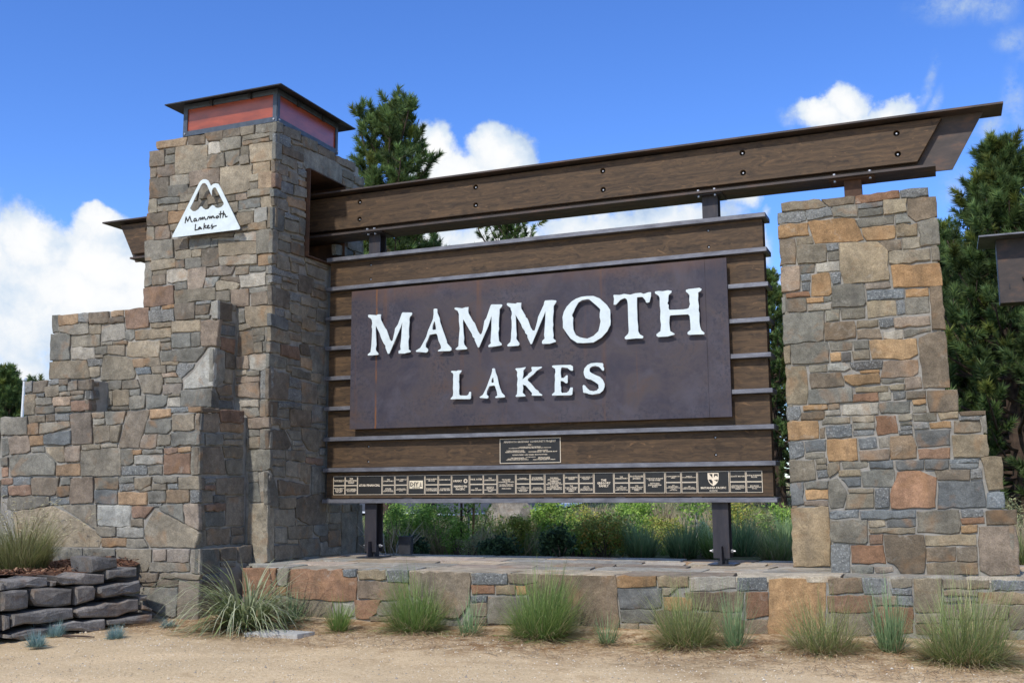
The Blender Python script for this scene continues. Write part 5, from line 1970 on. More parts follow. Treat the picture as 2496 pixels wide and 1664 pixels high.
for (x0, x1, k) in PLAQ:
    if k == 2:
        a, b = TXT2[i2]; i2 += 1
        plaque(x0, x1, PZM, PZ1, a, .030)
        plaque(x0, x1, PZ0, PZM, b, .026)
        continue
    t_ = TXT1[i1]; i1 += 1
    if i1 == 2:
        p = plaque(x0, x1, PZ0, PZ1, None, 0, 'square bronze plaque with a cream DIY emblem')
        w_ = x1 - x0
        MB().box(x0 + .10 * w_, x1 - .10 * w_, .0655, .0672, PZ0 + .070, PZ0 + .165).build('print_plate', 'cream_print', p)
        text_mesh('DIY', x0 + .40 * w_, PZ0 + .122, .07, .0648, p, (w_ * .56, .058), 'black_bronze')
        text_mesh('HOME CENTER', x0 + .5 * w_, PZ0 + .081, .02, .0648, p, (w_ * .7, .012), 'black_bronze')
        s = MB()
        for q in ([(.70, .150), (.86, .150), (.78, .165)],):
            pass
        for e in range(3):
            s.prism([(x0 + (.68 + .03 * e) * w_, PZ0 + .096 + .018 * e), (x0 + (.86 - .03 * e) * w_, PZ0 + .096 + .018 * e), (x0 + .77 * w_, PZ0 + .112 + .018 * e)], .0648, .0660)
        s.build('tree_mark', 'black_bronze', p)
    elif i1 == 3:
        p = plaque(x0, x1, PZ0, PZ1, "MAMMOTH\nPACIFIC", .04, 'bronze plaque with a flower-like swirl mark', fit=.75, dz=-.038)
        text_mesh('ORMAT', x0 + .33 * (x1 - x0), PZ0 + .155, .045, .0655, p, ((x1 - x0) * .52, .032))
        s = MB()
        cx_, cz_ = x0 + .79 * (x1 - x0), PZ0 + .155
        for e in range(8):
            a_ = e * math.pi / 4
            pts = [(cx_ + .010 * math.cos(a_), cz_ + .010 * math.sin(a_)), (cx_ + .026 * math.cos(a_ - .15), cz_ + .026 * math.sin(a_ - .15)), (cx_ + .027 * math.cos(a_ + .42), cz_ + .027 * math.sin(a_ + .42)), (cx_ + .013 * math.cos(a_ + .5), cz_ + .013 * math.sin(a_ + .5))]
            s.prism(pts, .0655, .067)
        s.build('swirl_mark', 'polished_bronze', p)
    elif i1 == 8:
        p = plaque(x0, x1, PZ0, PZ1, "PROPERTIES", .016, 'widest bronze plaque, with a shield crest', fit=.58, dz=-.092)
        text_mesh('BRITANNIA PACIFIC', (x0 + x1) / 2, PZ0 + .053, .034, .0655, p, ((x1 - x0) * .80, .026))
        sx, sz = (x0 + x1) / 2, PZ0 + .143
        def sh(pts): return [(sx + u * .0021 * 28, sz + v * .0021 * 32) for u, v in pts]
        shield = sh([(-1, 1), (1, 1), (1, .1), (.8, -.45), (.45, -.8), (0, -1.05), (-.45, -.8), (-.8, -.45), (-1, .1)])
        hs = [sh([(-.12, .86), (-.12, .2), (-.72, .86)]), sh([(.18, .86), (.86, .86), (.86, .35), (.5, .62), (.18, .3)]), sh([(-.86, -.02), (-.35, -.02), (-.1, -.3), (-.1, -.8), (-.6, -.5)]), sh([(.12, -.12), (.86, -.02), (.75, -.4)])]
        cut_plate('shield_crest', shield, hs, .0655, .0016, 'polished_bronze', p)
    else:
        plaque(x0, x1, PZ0, PZ1, t_, .05 if i1 in (1, 6) else .028, fit=.86 if i1 != 6 else .7)
pp = MB().box(2.364, 3.115, .068, .0795, .401, .6855).build('project_plaque', 'polished_bronze', sign)
pp['label'] = 'large dark bronze plaque on the plank above the plaque row'
MB().box(2.371, 3.108, .0668, .070, .408, .6785).build('field', 'black_bronze', pp)
for (tx, cx_, cz_, fw_, fh_) in (("MAMMOTH GATEWAY COMMUNITY PROJECT", 2.74, .646, .69, .030), ("·  2012  ·", 2.74, .611, .10, .016), ("A VOLUNTEER, PRIVATE / PUBLIC PARTNERSHIP\nIN COOPERATION WITH THE NATIONAL FOREST AND WITH SIGNIFICANT SUPPORT FROM", 2.74, .580, .52, .026),
                                 ("TOWN OF MAMMOTH LAKES\nMAMMOTH MOUNTAIN SKI AREA", 2.56, .537, .25, .036), ("MONO COUNTY\nSNOWCREEK RESORT · THE CHADMAR GROUP", 2.90, .537, .35, .036), ("ELIZABETH TENNEY · LARRY WALKER · BRUCE WOODWARD", 2.74, .497, .43, .014),
                                 ("TERRY / MEDIAN ASSOCIATES\nMAMMOTH COMMUNITY WATER DISTRICT\nCALIFORNIA SUPERIOR COURT · MONO COUNTY", 2.585, .452, .28, .044), ("WOODARD MAMMOTH", 2.75, .470, .12, .012), ("VERLON & ASSOCIATES\nJESSE & JEAN CHANDLER\nMAMMOTH LAKES CHAMBER OF COMMERCE", 2.915, .452, .27, .044)):
    text_mesh(tx, cx_, cz_, .05, .0655, pp, (fw_, fh_))

# ------------------------------------------------------------------ plants
def blade_arrays(base, az, lean, bend, L, Wd, cols_lo, cols_hi, seg=3, twist=None):
    """curved tapering grass blades; returns verts, quads, tris, colours"""
    n = len(base)
    az = az[:, None]; lean = lean[:, None]; bend = bend[:, None]
    t = np.linspace(0, 1, seg + 1)[None, :]
    ang = lean + bend * (t[:, 1:] + t[:, :-1]) / 2
    st = (L / seg)[:, None]
    dx = np.concatenate([np.zeros((n, 1)), np.cumsum(np.sin(ang) * st, 1)], 1)
    dz = np.concatenate([np.zeros((n, 1)), np.cumsum(np.cos(ang) * st, 1)], 1)
    px = base[:, 0:1] + dx * np.sin(az); py = base[:, 1:2] + dx * np.cos(az); pz = base[:, 2:3] + dz
    tw = az + (np.pi / 2 if twist is None else twist[:, None])
    wx, wy = np.sin(tw), np.cos(tw)
    prof = (1 - t ** 1.7) * Wd[:, None] * .5
    P = np.stack([px, py, pz], -1)
    off = np.stack([wx * prof, wy * prof, np.zeros_like(prof)], -1)
    A = (P + off)[:, :-1]; B = (P - off)[:, :-1]
    V = np.empty((n, 2 * seg + 1, 3))
    V[:, 0:2 * seg:2] = A; V[:, 1:2 * seg:2] = B; V[:, -1] = P[:, -1]
    idx = np.arange(n)[:, None] * (2 * seg + 1)
    q = [idx + np.array([[2 * k, 2 * k + 1, 2 * k + 3, 2 * k + 2]]) for k in range(seg - 1)]
    Q = np.concatenate(q, 0) if q else np.zeros((0, 4), int)
    T = idx + np.array([[2 * seg - 2, 2 * seg - 1, 2 * seg]])
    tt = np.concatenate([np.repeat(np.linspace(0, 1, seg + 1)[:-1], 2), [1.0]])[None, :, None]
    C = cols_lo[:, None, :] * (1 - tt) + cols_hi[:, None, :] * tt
    return V.reshape(-1, 3), Q, T, C.reshape(-1, 3)


def pick(cols, n, jit=.18):
    c = np.array(cols)[nr.integers(0, len(cols), n)]
    return c * (1 + nr.normal(0, jit, (n, 1))).clip(.5, 1.6)


GREENS = {
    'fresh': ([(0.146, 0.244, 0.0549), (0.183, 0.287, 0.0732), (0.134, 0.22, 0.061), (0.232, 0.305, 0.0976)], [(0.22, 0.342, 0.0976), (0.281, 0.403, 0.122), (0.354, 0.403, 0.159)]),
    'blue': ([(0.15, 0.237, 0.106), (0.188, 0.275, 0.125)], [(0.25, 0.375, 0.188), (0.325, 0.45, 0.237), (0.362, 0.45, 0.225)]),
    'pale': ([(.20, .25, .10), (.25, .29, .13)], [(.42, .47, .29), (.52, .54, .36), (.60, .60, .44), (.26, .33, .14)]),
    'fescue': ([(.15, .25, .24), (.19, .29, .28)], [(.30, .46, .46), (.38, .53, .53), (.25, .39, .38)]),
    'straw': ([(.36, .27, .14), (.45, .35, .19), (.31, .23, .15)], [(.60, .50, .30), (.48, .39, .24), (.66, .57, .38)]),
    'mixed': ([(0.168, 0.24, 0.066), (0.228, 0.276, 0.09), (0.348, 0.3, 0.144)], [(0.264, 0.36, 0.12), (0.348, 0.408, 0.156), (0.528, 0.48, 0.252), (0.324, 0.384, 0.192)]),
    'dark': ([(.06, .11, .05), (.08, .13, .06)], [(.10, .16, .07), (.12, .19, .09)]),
}


def clump(name, x, y, z, n, H, spread, root, wid, kind, label, cat='ornamental grass', group=None, lean=(.05, .75), bend=(.1, .7), dead=.12, seg=4, skirt=0.0, skew=0.0):
    r = root * np.sqrt(nr.random(n)); a = nr.uniform(0, 2 * np.pi, n)
    base = np.stack([x + r * np.sin(a), y + r * np.cos(a), np.full(n, z - .01)], 1)
    az = a + nr.normal(0, .7, n)
    q = nr.random(n)
    ln = (lean[0] + (lean[1] - lean[0]) * q ** .8 * (.4 + .6 * r / root)) + skew * np.sin(az)
    bd = bend[0] + (bend[1] - bend[0]) * nr.random(n)
    L = H * (1.05 - .35 * q) * nr.uniform(.72, 1.08, n)
    lo, hi = GREENS[kind]
    cl, ch = pick(lo, n), pick(hi, n)
    nd = nr.random(n) < dead
    cl[nd] = pick(GREENS['straw'][0], nd.sum()); ch[nd] = pick(GREENS['straw'][1], nd.sum())
    L[nd] *= .62; ln[nd] += .45
    if skirt:
        sk = nr.random(n) < skirt
        ln[sk] = nr.uniform(.75, 1.35, sk.sum()); bd[sk] = nr.uniform(.3, 1.1, sk.sum()); L[sk] *= nr.uniform(.5, .85, sk.sum())
        t_ = sk & (nr.random(n) < .45)
        cl[t_] = pick(GREENS['straw'][0], t_.sum()); ch[t_] = pick(GREENS['straw'][1], t_.sum())
    lop = 1 + .16 * np.sin(az + x * 7) + .10 * np.sin(2 * az + y * 5)
    L *= lop
    w = nr.uniform(.6, 1.3, n) * wid
    V, Q, T, C = blade_arrays(base, az, ln.clip(-.2, 1.75), bd * spread, L, w, cl, ch, seg)
    V[:, 2] = np.maximum(V[:, 2], z + .003 + .01 * nr.random(len(V)))
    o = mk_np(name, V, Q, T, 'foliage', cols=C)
    return tag(o, label, cat, group)


GZ = -1.245
G_FRONT = 'grass tufts planted along the foot of the plinth'
clump('grass_tuft', .66, -2.36, GZ, 560, 1.02, 1.45, .17, .019, 'pale', 'big fountain-shaped variegated grass with pale arching blades at the tower base', group=G_FRONT, lean=(.03, .85), bend=(.6, 1.95), dead=.03, seg=6, skirt=.3)
clump('grass_tuft', .90, -1.92, GZ, 160, .42, .8, .09, .009, 'blue', 'small blue-green tuft between the big variegated grass and the plinth', group=G_FRONT, lean=(.1, .95), dead=.15, skew=.35, skirt=.2)
clump('grass_tuft', 1.65, -2.22, GZ, 330, .36, .7, .06, .007, 'fresh', 'small bright green tuft left of the reddish slab in the plinth, near the pale cover', group=G_FRONT, lean=(.05, 1.0), dead=.04, skirt=.2)
clump('grass_tuft', 2.34, -1.95, GZ, 1700, .62, 1.1, .19, .0055, 'fresh', 'dense green mound of fine grass with a dry tan skirt, left of middle', group=G_FRONT, lean=(.02, 1.15), dead=.2, skew=.12, skirt=.36)
clump('grass_tuft', 2.96, -2.05, GZ, 190, .40, .6, .08, .007, 'blue', 'small greyish tuft with bleached stalks between the two densest green mounds', group=G_FRONT, lean=(.02, .9), dead=.35, skirt=.2)
clump('grass_tuft', 3.63, -1.96, GZ, 1900, .68, 1.0, .2, .0055, 'fresh', 'tallest dense green mound of fine grass, below the middle of the plaque row', group=G_FRONT, lean=(.0, 1.1), dead=.1, skirt=.36)
clump('grass_tuft', 4.31, -2.12, GZ, 170, .36, .6, .06, .006, 'blue', 'small thin tuft in front of the large speckled plinth slab', group=G_FRONT, lean=(.02, 1.15), dead=.3, skirt=.2)
clump('grass_tuft', 5.00, -2.0, GZ, 1500, .60, 1.1, .19, .0055, 'mixed', 'yellow-green mound of grass below the right-hand sign post', group=G_FRONT, lean=(.02, 1.15), dead=.22, skirt=.36)
clump('grass_tuft', 5.41, -2.03, GZ, 210, .58, .5, .07, .006, 'blue', 'thin upright blue-green tuft beside the orange plinth slab', group=G_FRONT, lean=(.0, .6), dead=.12, skirt=.2)
clump('grass_tuft', 6.14, -1.98, GZ, 1500, .55, 1.2, .21, .0055, 'mixed', 'wide grass mound with a dry pinkish skirt below the pillar', group=G_FRONT, lean=(.02, 1.25), dead=.38, skirt=.36)
clump('grass_tuft', 6.64, -1.86, GZ, 260, .62, .4, .08, .008, 'blue', 'upright blue-green tuft standing second from the right edge', group=G_FRONT, lean=(.0, .55), dead=.06, skirt=.2)
clump('grass_tuft', 7.20, -2.1, GZ, 2200, .68, 1.15, .25, .0055, 'mixed', 'broad spreading grass mound at the right end of the plinth', group=G_FRONT, lean=(.0, 1.25), dead=.25, skirt=.36)
G_FES = 'blue fescue tufts in the gravel by the dry-stacked wall'
clump('fescue_tuft', -.33, -4.0, GZ, 500, .17, .5, .05, .004, 'fescue', 'blue fescue tuft nearest to the bottom left corner', group=G_FES, lean=(.0, 1.2), dead=.04)
clump('fescue_tuft', -.72, -3.42, GZ, 380, .15, .5, .05, .004, 'fescue', 'blue fescue tuft tucked against the lowest dark blocks', group=G_FES, lean=(.0, 1.25), dead=.1)
clump('fescue_tuft', -.03, -3.38, GZ, 480, .16, .5, .05, .004, 'fescue', 'rounded blue fescue tuft alone in front of the wall end', group=G_FES, lean=(.0, 1.2), dead=.04)
clump('fescue_tuft', -.17, -2.5, GZ, 300, .12, .5, .05, .004, 'fescue', 'small flat blue fescue tuft at the foot of the big wall corner', group=G_FES, lean=(.1, 1.3), dead=.08)
# big feathery grass on the raised bed
bg = thing('feathery_grass', 'large feathery grass with pale seed heads on the raised bed, far left', 'ornamental grass', (-1.78, -2.75, -.69))


def feathery():
    n = 1500
    x, y, z = -1.98, -2.70, -.70
    r = .25 * np.sqrt(nr.random(n)); a = nr.uniform(0, 2 * np.pi, n)
    base = np.stack([x + r * np.sin(a), y + r * np.cos(a), np.full(n, z)], 1)
    q = nr.random(n)
    V, Q, T, C = blade_arrays(base, a + nr.normal(0, .6, n), .05 + .8 * q, nr.uniform(.1, .8, n), .58 * (1.05 - .3 * q) * nr.uniform(.7, 1.1, n), nr.uniform(.003, .007, n), pick([(.16, .20, .06), (.21, .23, .08), (.28, .25, .11)], n), pick([(.28, .32, .11), (.38, .38, .17), (.50, .45, .25)], n), 4)
    mk_np('blades', V, Q, T, 'foliage', bg, cols=C)
    m = 130
    a = nr.uniform(0, 2 * np.pi, m); q = nr.random(m)
    vs, fs = [], []
    mb = MB(); heads = MB()
    for i in range(m):
        L = nr.uniform(.5, .85); ln = .05 + .62 * q[i]
        p = Vector((x + .2 * math.sin(a[i]) * q[i], y + .2 * math.cos(a[i]) * q[i], z))
        path = [p]
        for k in range(4):
            an = ln + .28 * k * nr.random()
            p = p + Vector((math.sin(a[i]) * math.sin(an), math.cos(a[i]) * math.sin(an), math.cos(an))) * L / 4
            path.append(p)
        mb.tube(path, [.0022, .002, .0018, .0015, .0012], 3, cap=False)
        for k in range(nr.integers(1, 3)):
            b_ = nr.uniform(0, 6.28); q0 = path[-1].lerp(path[-2], .3 * k)
            heads.tube([q0, q0 + Vector((math.sin(b_), math.cos(b_), .5)) * .025, q0 + Vector((math.sin(b_), math.cos(b_), .28)) * .062], [.0016, .0042, .001], 4)
    for nm, g, cc in (('stems', mb, (.30, .27, .13)), ('seed_heads', heads, (.66, .60, .38))):
        nv = len(g.v)
        o = mk_np(nm, np.array(g.v), np.array([f for f in g.f if len(f) == 4]), np.array([f for f in g.f if len(f) == 3]).reshape(-1, 3), 'foliage', bg, cols=np.tile(np.array(cc), (nv, 1)) * (1 + nr.normal(0, .12, (nv, 1))))


feathery()


# ---- leafy shrubs
def shrub(name, x, y, z0, rx, ry, h, n, leaf, cols, label, cat='shrub', group=None, stems=9, hollow=.35, upright=0.0):
    t = thing(name, label, cat, (x, y, z0), group)
    m = MB()
    k = max(6, int(n / 60))
    cen = []
    while len(cen) < k:
        p = nr.uniform(-1, 1, 3)
        d = (p ** 2).sum()
        if hollow ** 2 < d < 1:
            cen.append(p)
    cen = np.array(cen) * np.array([rx, ry, h / 2]) + np.array([x, y, z0 + h * .53])
    for i in range(min(stems, k)):
        tip = Vector(cen[nr.integers(0, k)])
        m.tube([(x + nr.normal(0, .06), y + nr.normal(0, .06), z0 - .03), Vector((x, y, z0)).lerp(tip, .55) + Vector((nr.normal(0, .05), nr.normal(0, .05), 0)), tip], [.014, .009, .003], 5)
    m.build('stems', 'twig_wood', t)
    w = nr.integers(0, k, n)
    p = cen[w] + nr.normal(0, 1, (n, 3)) * np.array([rx, ry, h * .5]) * .16
    p[:, 2] = np.maximum(p[:, 2], z0 + .02)
    d = nr.normal(0, 1, (n, 3)); d[:, 2] = d[:, 2] * .6 + .25 + upright; d /= np.linalg.norm(d, axis=1)[:, None]
    e = np.cross(d, nr.normal(0, 1, (n, 3))); e /= np.linalg.norm(e, axis=1)[:, None]
    L = leaf[0] * nr.uniform(.6, 1.25, n)[:, None]; W = leaf[1] * nr.uniform(.7, 1.2, n)[:, None]
    nrm = np.cross(d, e) * W * .35
    V = np.stack([p, p + d * L * .5 + e * W / 2 + nrm, p + d * L, p + d * L * .5 - e * W / 2 + nrm], 1).reshape(-1, 3)
    T = (np.arange(n)[:, None] * 4 + np.array([[0, 1, 2]])); T2 = (np.arange(n)[:, None] * 4 + np.array([[0, 2, 3]]))
    C = np.repeat(pick(cols, n, .22), 4, 0)
    mk_np('leaves', V, [], np.concatenate([T, T2]), 'foliage', t, cols=C)
    return t


def spot(px, dist):
    """ground position on the sight line of a column of the photograph, at a given distance"""
    d = px_dir(px, 1120)
    k = dist / math.hypot(d.x, d.y)
    return CAM.x + d.x * k, CAM.y + d.y * k


def at_height(y, dist, px=1176):
    d = px_dir(px, y)
    return CAM.z + d.z / math.hypot(d.x, d.y) * dist


PXM = 2386.0     # photo pixels per radian (2352-wide)
LEAF = {'willow': [(0.256, 0.43, 0.0817), (0.36, 0.545, 0.112), (0.48, 0.633, 0.164), (0.21, 0.345, 0.0817)], 'olive': [(0.33, 0.403, 0.0817), (0.449, 0.49, 0.112), (0.27, 0.345, 0.0817), (0.57, 0.49, 0.142)],
        'dark': [(0.0422, 0.081, 0.0446), (0.0656, 0.113, 0.0574), (0.136, 0.214, 0.102)], 'grey': [(0.301, 0.345, 0.184), (0.449, 0.46, 0.244), (0.36, 0.315, 0.164)], 'sage': [(0.719, 0.805, 0.468), (0.96, 1.01, 0.612), (0.541, 0.633, 0.347)],
        'autumn': [(0.36, 0.43, 0.102), (0.48, 0.49, 0.122), (0.66, 0.43, 0.122), (0.301, 0.375, 0.102)]}
G_BUSH = 'shrubs growing behind the plinth'
BUSHES = [  # photo column, top row, half width, distance, leaves, leaf size, palette, label
    (905, 1172, 50, 16.0, 2000, (.055, .022), 'willow', 'pale green leggy shrub behind the left sign post'),
    (990, 1165, 66, 16.2, 3600, (.06, .020), 'willow', 'large bright green bushy shrub right of the left sign post'),
    (962, 1222, 26, 14.4, 900, (.065, .034), 'dark', 'dark glossy evergreen shrub, leftmost of the dark ones behind the plinth edge'),
    (1082, 1238, 36, 14.4, 1000, (.035, .014), 'grey', 'low grey-green twiggy shrub between the two dark evergreen shrubs'),
    (1147, 1222, 40, 14.0, 1300, (.075, .040), 'dark', 'dark glossy evergreen shrub below the project plaque'),
    (1118, 1170, 38, 17.5, 1200, (.05, .02), 'olive', 'olive green shrub behind the staked sapling'),
    (1282, 1215, 38, 13.9, 1500, (.075, .040), 'dark', 'rounded dark glossy evergreen shrub, rightmost of the dark ones'),
    (1275, 1155, 60, 16.8, 2600, (.065, .026), 'willow', 'tall fresh green shrub behind the rounded dark shrub'),
    (1385, 1190, 66, 15.2, 3200, (.05, .030), 'autumn', 'broad yellow-green shrub with small rusty leaves'),
    (1340, 1160, 46, 19, 1500, (.06, .024), 'olive', 'hazy olive shrub behind the broad yellow-green one'),
    (1612, 1205, 30, 15.4, 900, (.05, .016), 'sage', 'silvery sagebrush left of the right sign post'),
    (1745, 1185, 36, 16, 900, (.05, .014), 'grey', 'grey twiggy sagebrush between the right post and the pillar'),
    (935, 1150, 60, 22.0, 2600, (.07, .026), 'willow', 'high pale green bush behind the leggy shrub at the left post'),
    (1180, 1190, 46, 15.8, 1900, (.06, .024), 'olive', 'soft olive bush behind the dark shrub below the project plaque'),
    (1325, 1205, 42, 15.4, 1700, (.055, .024), 'willow', 'low fresh green bush just right of the rounded dark shrub'),
    (1450, 1155, 52, 18.0, 2300, (.07, .026), 'willow', 'tall bright bush under the road line, right of the middle'),
    (1525, 1175, 44, 16.8, 1700, (.06, .024), 'olive', 'dull green bush between the two blue-green grass clumps'),
    (1690, 1155, 56, 19.0, 2200, (.07, .026), 'olive', 'wide olive bush behind the right sign post'),
    (1790, 1155, 44, 18.0, 1700, (.07, .026), 'willow', 'green bush showing between right post and pillar, far back'),
    (1050, 1195, 38, 15.4, 1300, (.055, .022), 'willow', 'small bright bush left of the staked sapling'),
    (2338, 1150, 40, 17.0, 1100, (.05, .016), 'grey', 'grey-green sagebrush at the right edge beyond the pillar'),
]
for (px, ty, hw, dist, n, lf, pal, lab) in BUSHES:
    x, y = spot(px, dist)
    z = ground_z(x, y)
    h = max(.35, at_height(ty, dist, px) - z)
    r = hw / PXM * dist
    shrub('shrub', x, y, z, r, r * .8, h, n, lf, LEAF[pal], lab, group=G_BUSH)
# saplings tied to stakes
def sapling(px, ty, dist, label, r=.34, n=500):
    x, y = spot(px, dist); z = ground_z(x, y)
    t = thing('sapling', label, 'young tree', (x, y, z), 'saplings planted in the meadow')
    h = at_height(ty, dist, px) - z
    m = MB().tube([(x, y, z - .05), (x + .02, y, z + h * .5), (x - .02, y, z + h)], [.022, .016, .006], 6)
    for i in range(9):
        a = nr.uniform(0, 6.28); f = nr.uniform(.45, .95)
        p = Vector((x, y, z + h * f))
        m.tube([p, p + Vector((math.cos(a) * r * .8, math.sin(a) * r * .8, .18))], [.006, .002], 4)
    m.build('trunk', 'bleached_wood', t)
    p = nr.normal(0, 1, (n, 3)) * np.array([r * .5, r * .5, h * .20]) + np.array([x, y, z + h * .74])
    d = nr.normal(0, 1, (n, 3)); d /= np.linalg.norm(d, axis=1)[:, None]
    e = np.cross(d, nr.normal(0, 1, (n, 3))); e /= np.linalg.norm(e, axis=1)[:, None]
    V = np.stack([p, p + d * .035 + e * .02, p + d * .07, p + d * .035 - e * .02], 1).reshape(-1, 3)
    mk_np('crown', V, np.arange(n * 4).reshape(n, 4), [], 'foliage', t, cols=np.repeat(pick(LEAF['willow'], n), 4, 0))
    return x, y, z


sx_, sy_, sz_ = sapling(1074, 1080, 15.6, 'thin pale-stemmed sapling tied between two wooden stakes', n=420)
for (px, lab) in ((1060, 'dark wooden stake left of the tied sapling'), (1088, 'light brown wooden stake right of the tied sapling')):
    x, y = spot(px, 15.4); z = ground_z(x, y)
    st = thing('wooden_stake', lab, 'stake', (x, y, z), 'stakes holding the sapling')
    dx = .02 if px > 1070 else 0
    MB().tube([(x - dx, y, z - .1), (x + dx, y, z + 1.35)], .018, 7).build('pole', 'stake_wood' if px > 1070 else 'bark', st)
    MB().tube([(x, y - .02, z + .72), (sx_, sy_, z + .64), (x, y + .02, z + .70)], .008, 5).build('tie', 'rubber', st)
sapling(1475, 1100, 19, 'young leafy sapling behind the white road line', r=.4)
sapling(1595, 1120, 17.5, 'young leafy sapling left of the right sign post', r=.3, n=320)
# bare branching twigs beside the left post
x, y = spot(898, 13.6); z = ground_z(x, y)
m = MB()
for i in range(16):
    a = nr.uniform(0, 6.28); p = Vector((x, y, z))
    path = [p]
    for k in range(4):
        a += nr.normal(0, .6)
        p = p + Vector((math.cos(a) * .12, math.sin(a) * .10, nr.uniform(.05, .18)))
        path.append(p)
    m.tube(path, [.008, .006, .005, .004, .002], 4)
tag(m.build('bare_branches', 'bleached_wood'), 'bleached leafless twigs just right of the left sign post', 'dead shrub')
# tall meadow grasses
G_TALL = 'tall grass clumps behind the plinth'
TALL = [(1470, 1195, 15.0, 'blue', .09, 'dark blue-green tall grass clump right of the broad shrub'), (1565, 1188, 15.0, 'blue', .09, 'dense blue-green tall grass clump left of the right sign post'),
        (1640, 1210, 14.8, 'fresh', .08, 'short fresh green grass clump at the right sign post'), (1700, 1185, 15.6, 'blue', .09, 'tall blue-green grass clump just right of the right sign post'),
        (1775, 1218, 14.6, 'mixed', .09, 'arching light green grass clump beside the pillar foot'), (1800, 1175, 16.2, 'blue', .08, 'dark tall grass clump against the pillar edge'),
        (1228, 1162, 17.0, 'straw', .06, 'tan feathery grass clump between the dark shrubs'), (1520, 1140, 22.0, 'straw', .07, 'tan dry grass clump below the road line'), (2345, 1215, 14.5, 'mixed', .08, 'grass clump at the right edge beside the stepped pillar')]
for (px, ty, dist, kd, rt_, lab) in TALL:
    x, y = spot(px, dist); z = ground_z(x, y)
    clump('tall_grass', x, y, z, 520, (at_height(ty, dist, px) - z) * 1.12, .8, rt_ * 2, .013, kd, lab, group=G_TALL, lean=(.0, .62), bend=(.1, .9), dead=.12, seg=3)


# ---- meadow cover: nobody could count these blades
def meadow():
    n = 64000
    d = 15.6 + 44 * nr.random(n) ** 1.6
    px = nr.uniform(300, 2700, n)
    ang = np.arctan2(fw.x, fw.y) + np.arctan((px * 1.0612 - 1248) / 2531.4)
    x = CAM.x + np.sin(ang) * d; y = CAM.y + np.cos(ang) * d
    ok = (y > 1.25)
    road = np.vectorize(on_road)(x, y)
    ok &= ~road
    x, y, d = x[ok], y[ok], d[ok]
    n = len(x)
    z = np.vectorize(ground_z)(x, y)
    pn = np.sin(x * .9 + 1.3 * np.sin(y * .5)) + np.sin(y * .8 + x * .35)
    lo = pick(GREENS['mixed'][0] + GREENS['fresh'][0], n); hi = pick(GREENS['mixed'][1] + GREENS['fresh'][1], n)
    s = (pn + nr.normal(0, .7, n)) > .55
    lo[s] = pick(GREENS['straw'][0], s.sum()); hi[s] = pick(GREENS['straw'][1], s.sum())
    H = nr.uniform(.16, .5, n) * (1 + .25 * pn) * np.where((d > 25) & (d < 50), .3, 1.0)
    V, Q, T, C = blade_arrays(np.stack([x, y, z], 1), nr.uniform(0, 6.28, n), nr.uniform(0, .6, n), nr.uniform(0, .9, n), H, nr.uniform(.010, .02, n) * (d / 15), lo, hi, 2, twist=nr.uniform(0, 3.14, n))
    tag(mk_np('meadow_grass', V, Q, T, 'foliage', cols=C), 'mixed green and tan meadow grass behind the monument', 'grass', kind='stuff')


ROAD_C, ROAD_R = None, None


def road_pts():
    # near edge line and far edge line of a gently curving road seen under the sign
    near = [spot(600, 40), spot(800, 35), spot(1040, 31.5), spot(1200, 32.5), spot(1300, 36), spot(1360, 42)]
    far = [spot(800, 56), spot(1100, 50), spot(1340, 48), spot(1440, 47), spot(1520, 49), spot(1570, 55)]
    return near, far


NEAR, FAR = road_pts()


def on_road(x, y):
    # inside the strip polygon
    P = NEAR + FAR[::-1]
    c = False
    j = len(P) - 1
    for i in range(len(P)):
        if (P[i][1] > y) != (P[j][1] > y) and x < (P[j][0] - P[i][0]) * (y - P[i][1]) / (P[j][1] - P[i][1]) + P[i][0]:
            c = not c
        j = i
    return c


def build_road():
    k = 12
    V, F = [], []
    for i, (a, b) in enumerate(zip(NEAR, FAR)):
        for j in range(k + 1):
            t = j / k
            x = a[0] + (b[0] - a[0]) * t; y = a[1] + (b[1] - a[1]) * t
            V.append((x, y, ground_z(x, y) + .06))
    for i in range(len(NEAR) - 1):
        for j in range(k):
            F.append([i * (k + 1) + j, (i + 1) * (k + 1) + j, (i + 1) * (k + 1) + j + 1, i * (k + 1) + j + 1])
    tag(mk('road', V, F, 'asphalt'), kind='structure')
    for L in (NEAR, FAR):
        V, F = [], []
        for i, p in enumerate(L):
            z = ground_z(*p) + .075
            q = L[min(i + 1, len(L) - 1)]; r = L[max(i - 1, 0)]
            d = Vector((q[0] - r[0], q[1] - r[1])).normalized(); n = Vector((-d.y, d.x)) * .32
            V += [(p[0] - n.x, p[1] - n.y, z), (p[0] + n.x, p[1] + n.y, z + .03)]
        F = [[2 * i, 2 * i + 2, 2 * i + 3, 2 * i + 1] for i in range(len(L) - 1)]
        tag(mk('road_line', V, F, 'road_paint'), kind='structure')


build_road()
meadow()
# boulder on the bank behind
x, y = spot(1172, 26); z = ground_z(x, y)
bm = bmesh.new()
bmesh.ops.create_icosphere(bm, subdivisions=3, radius=1)
for v in bm.verts:
    p = v.co
    k = 1 + .16 * math.sin(p.x * 3.1 + p.z * 2) + .12 * math.sin(p.y * 4.3 + 1 + p.z * 3) + rng.gauss(0, .02)
    v.co = Vector((p.x * .62 * k + x, p.y * .5 * k + y, p.z * .5 * k + z + .3))
me = bpy.data.meshes.new('boulder'); bm.to_mesh(me); bm.free()
o = link('boulder', me, 'weathered_stone'); o.color = (.30, .26, .21, 1)
tag(o, 'tan boulder on the bank behind the sign, above the white road line', 'boulder')


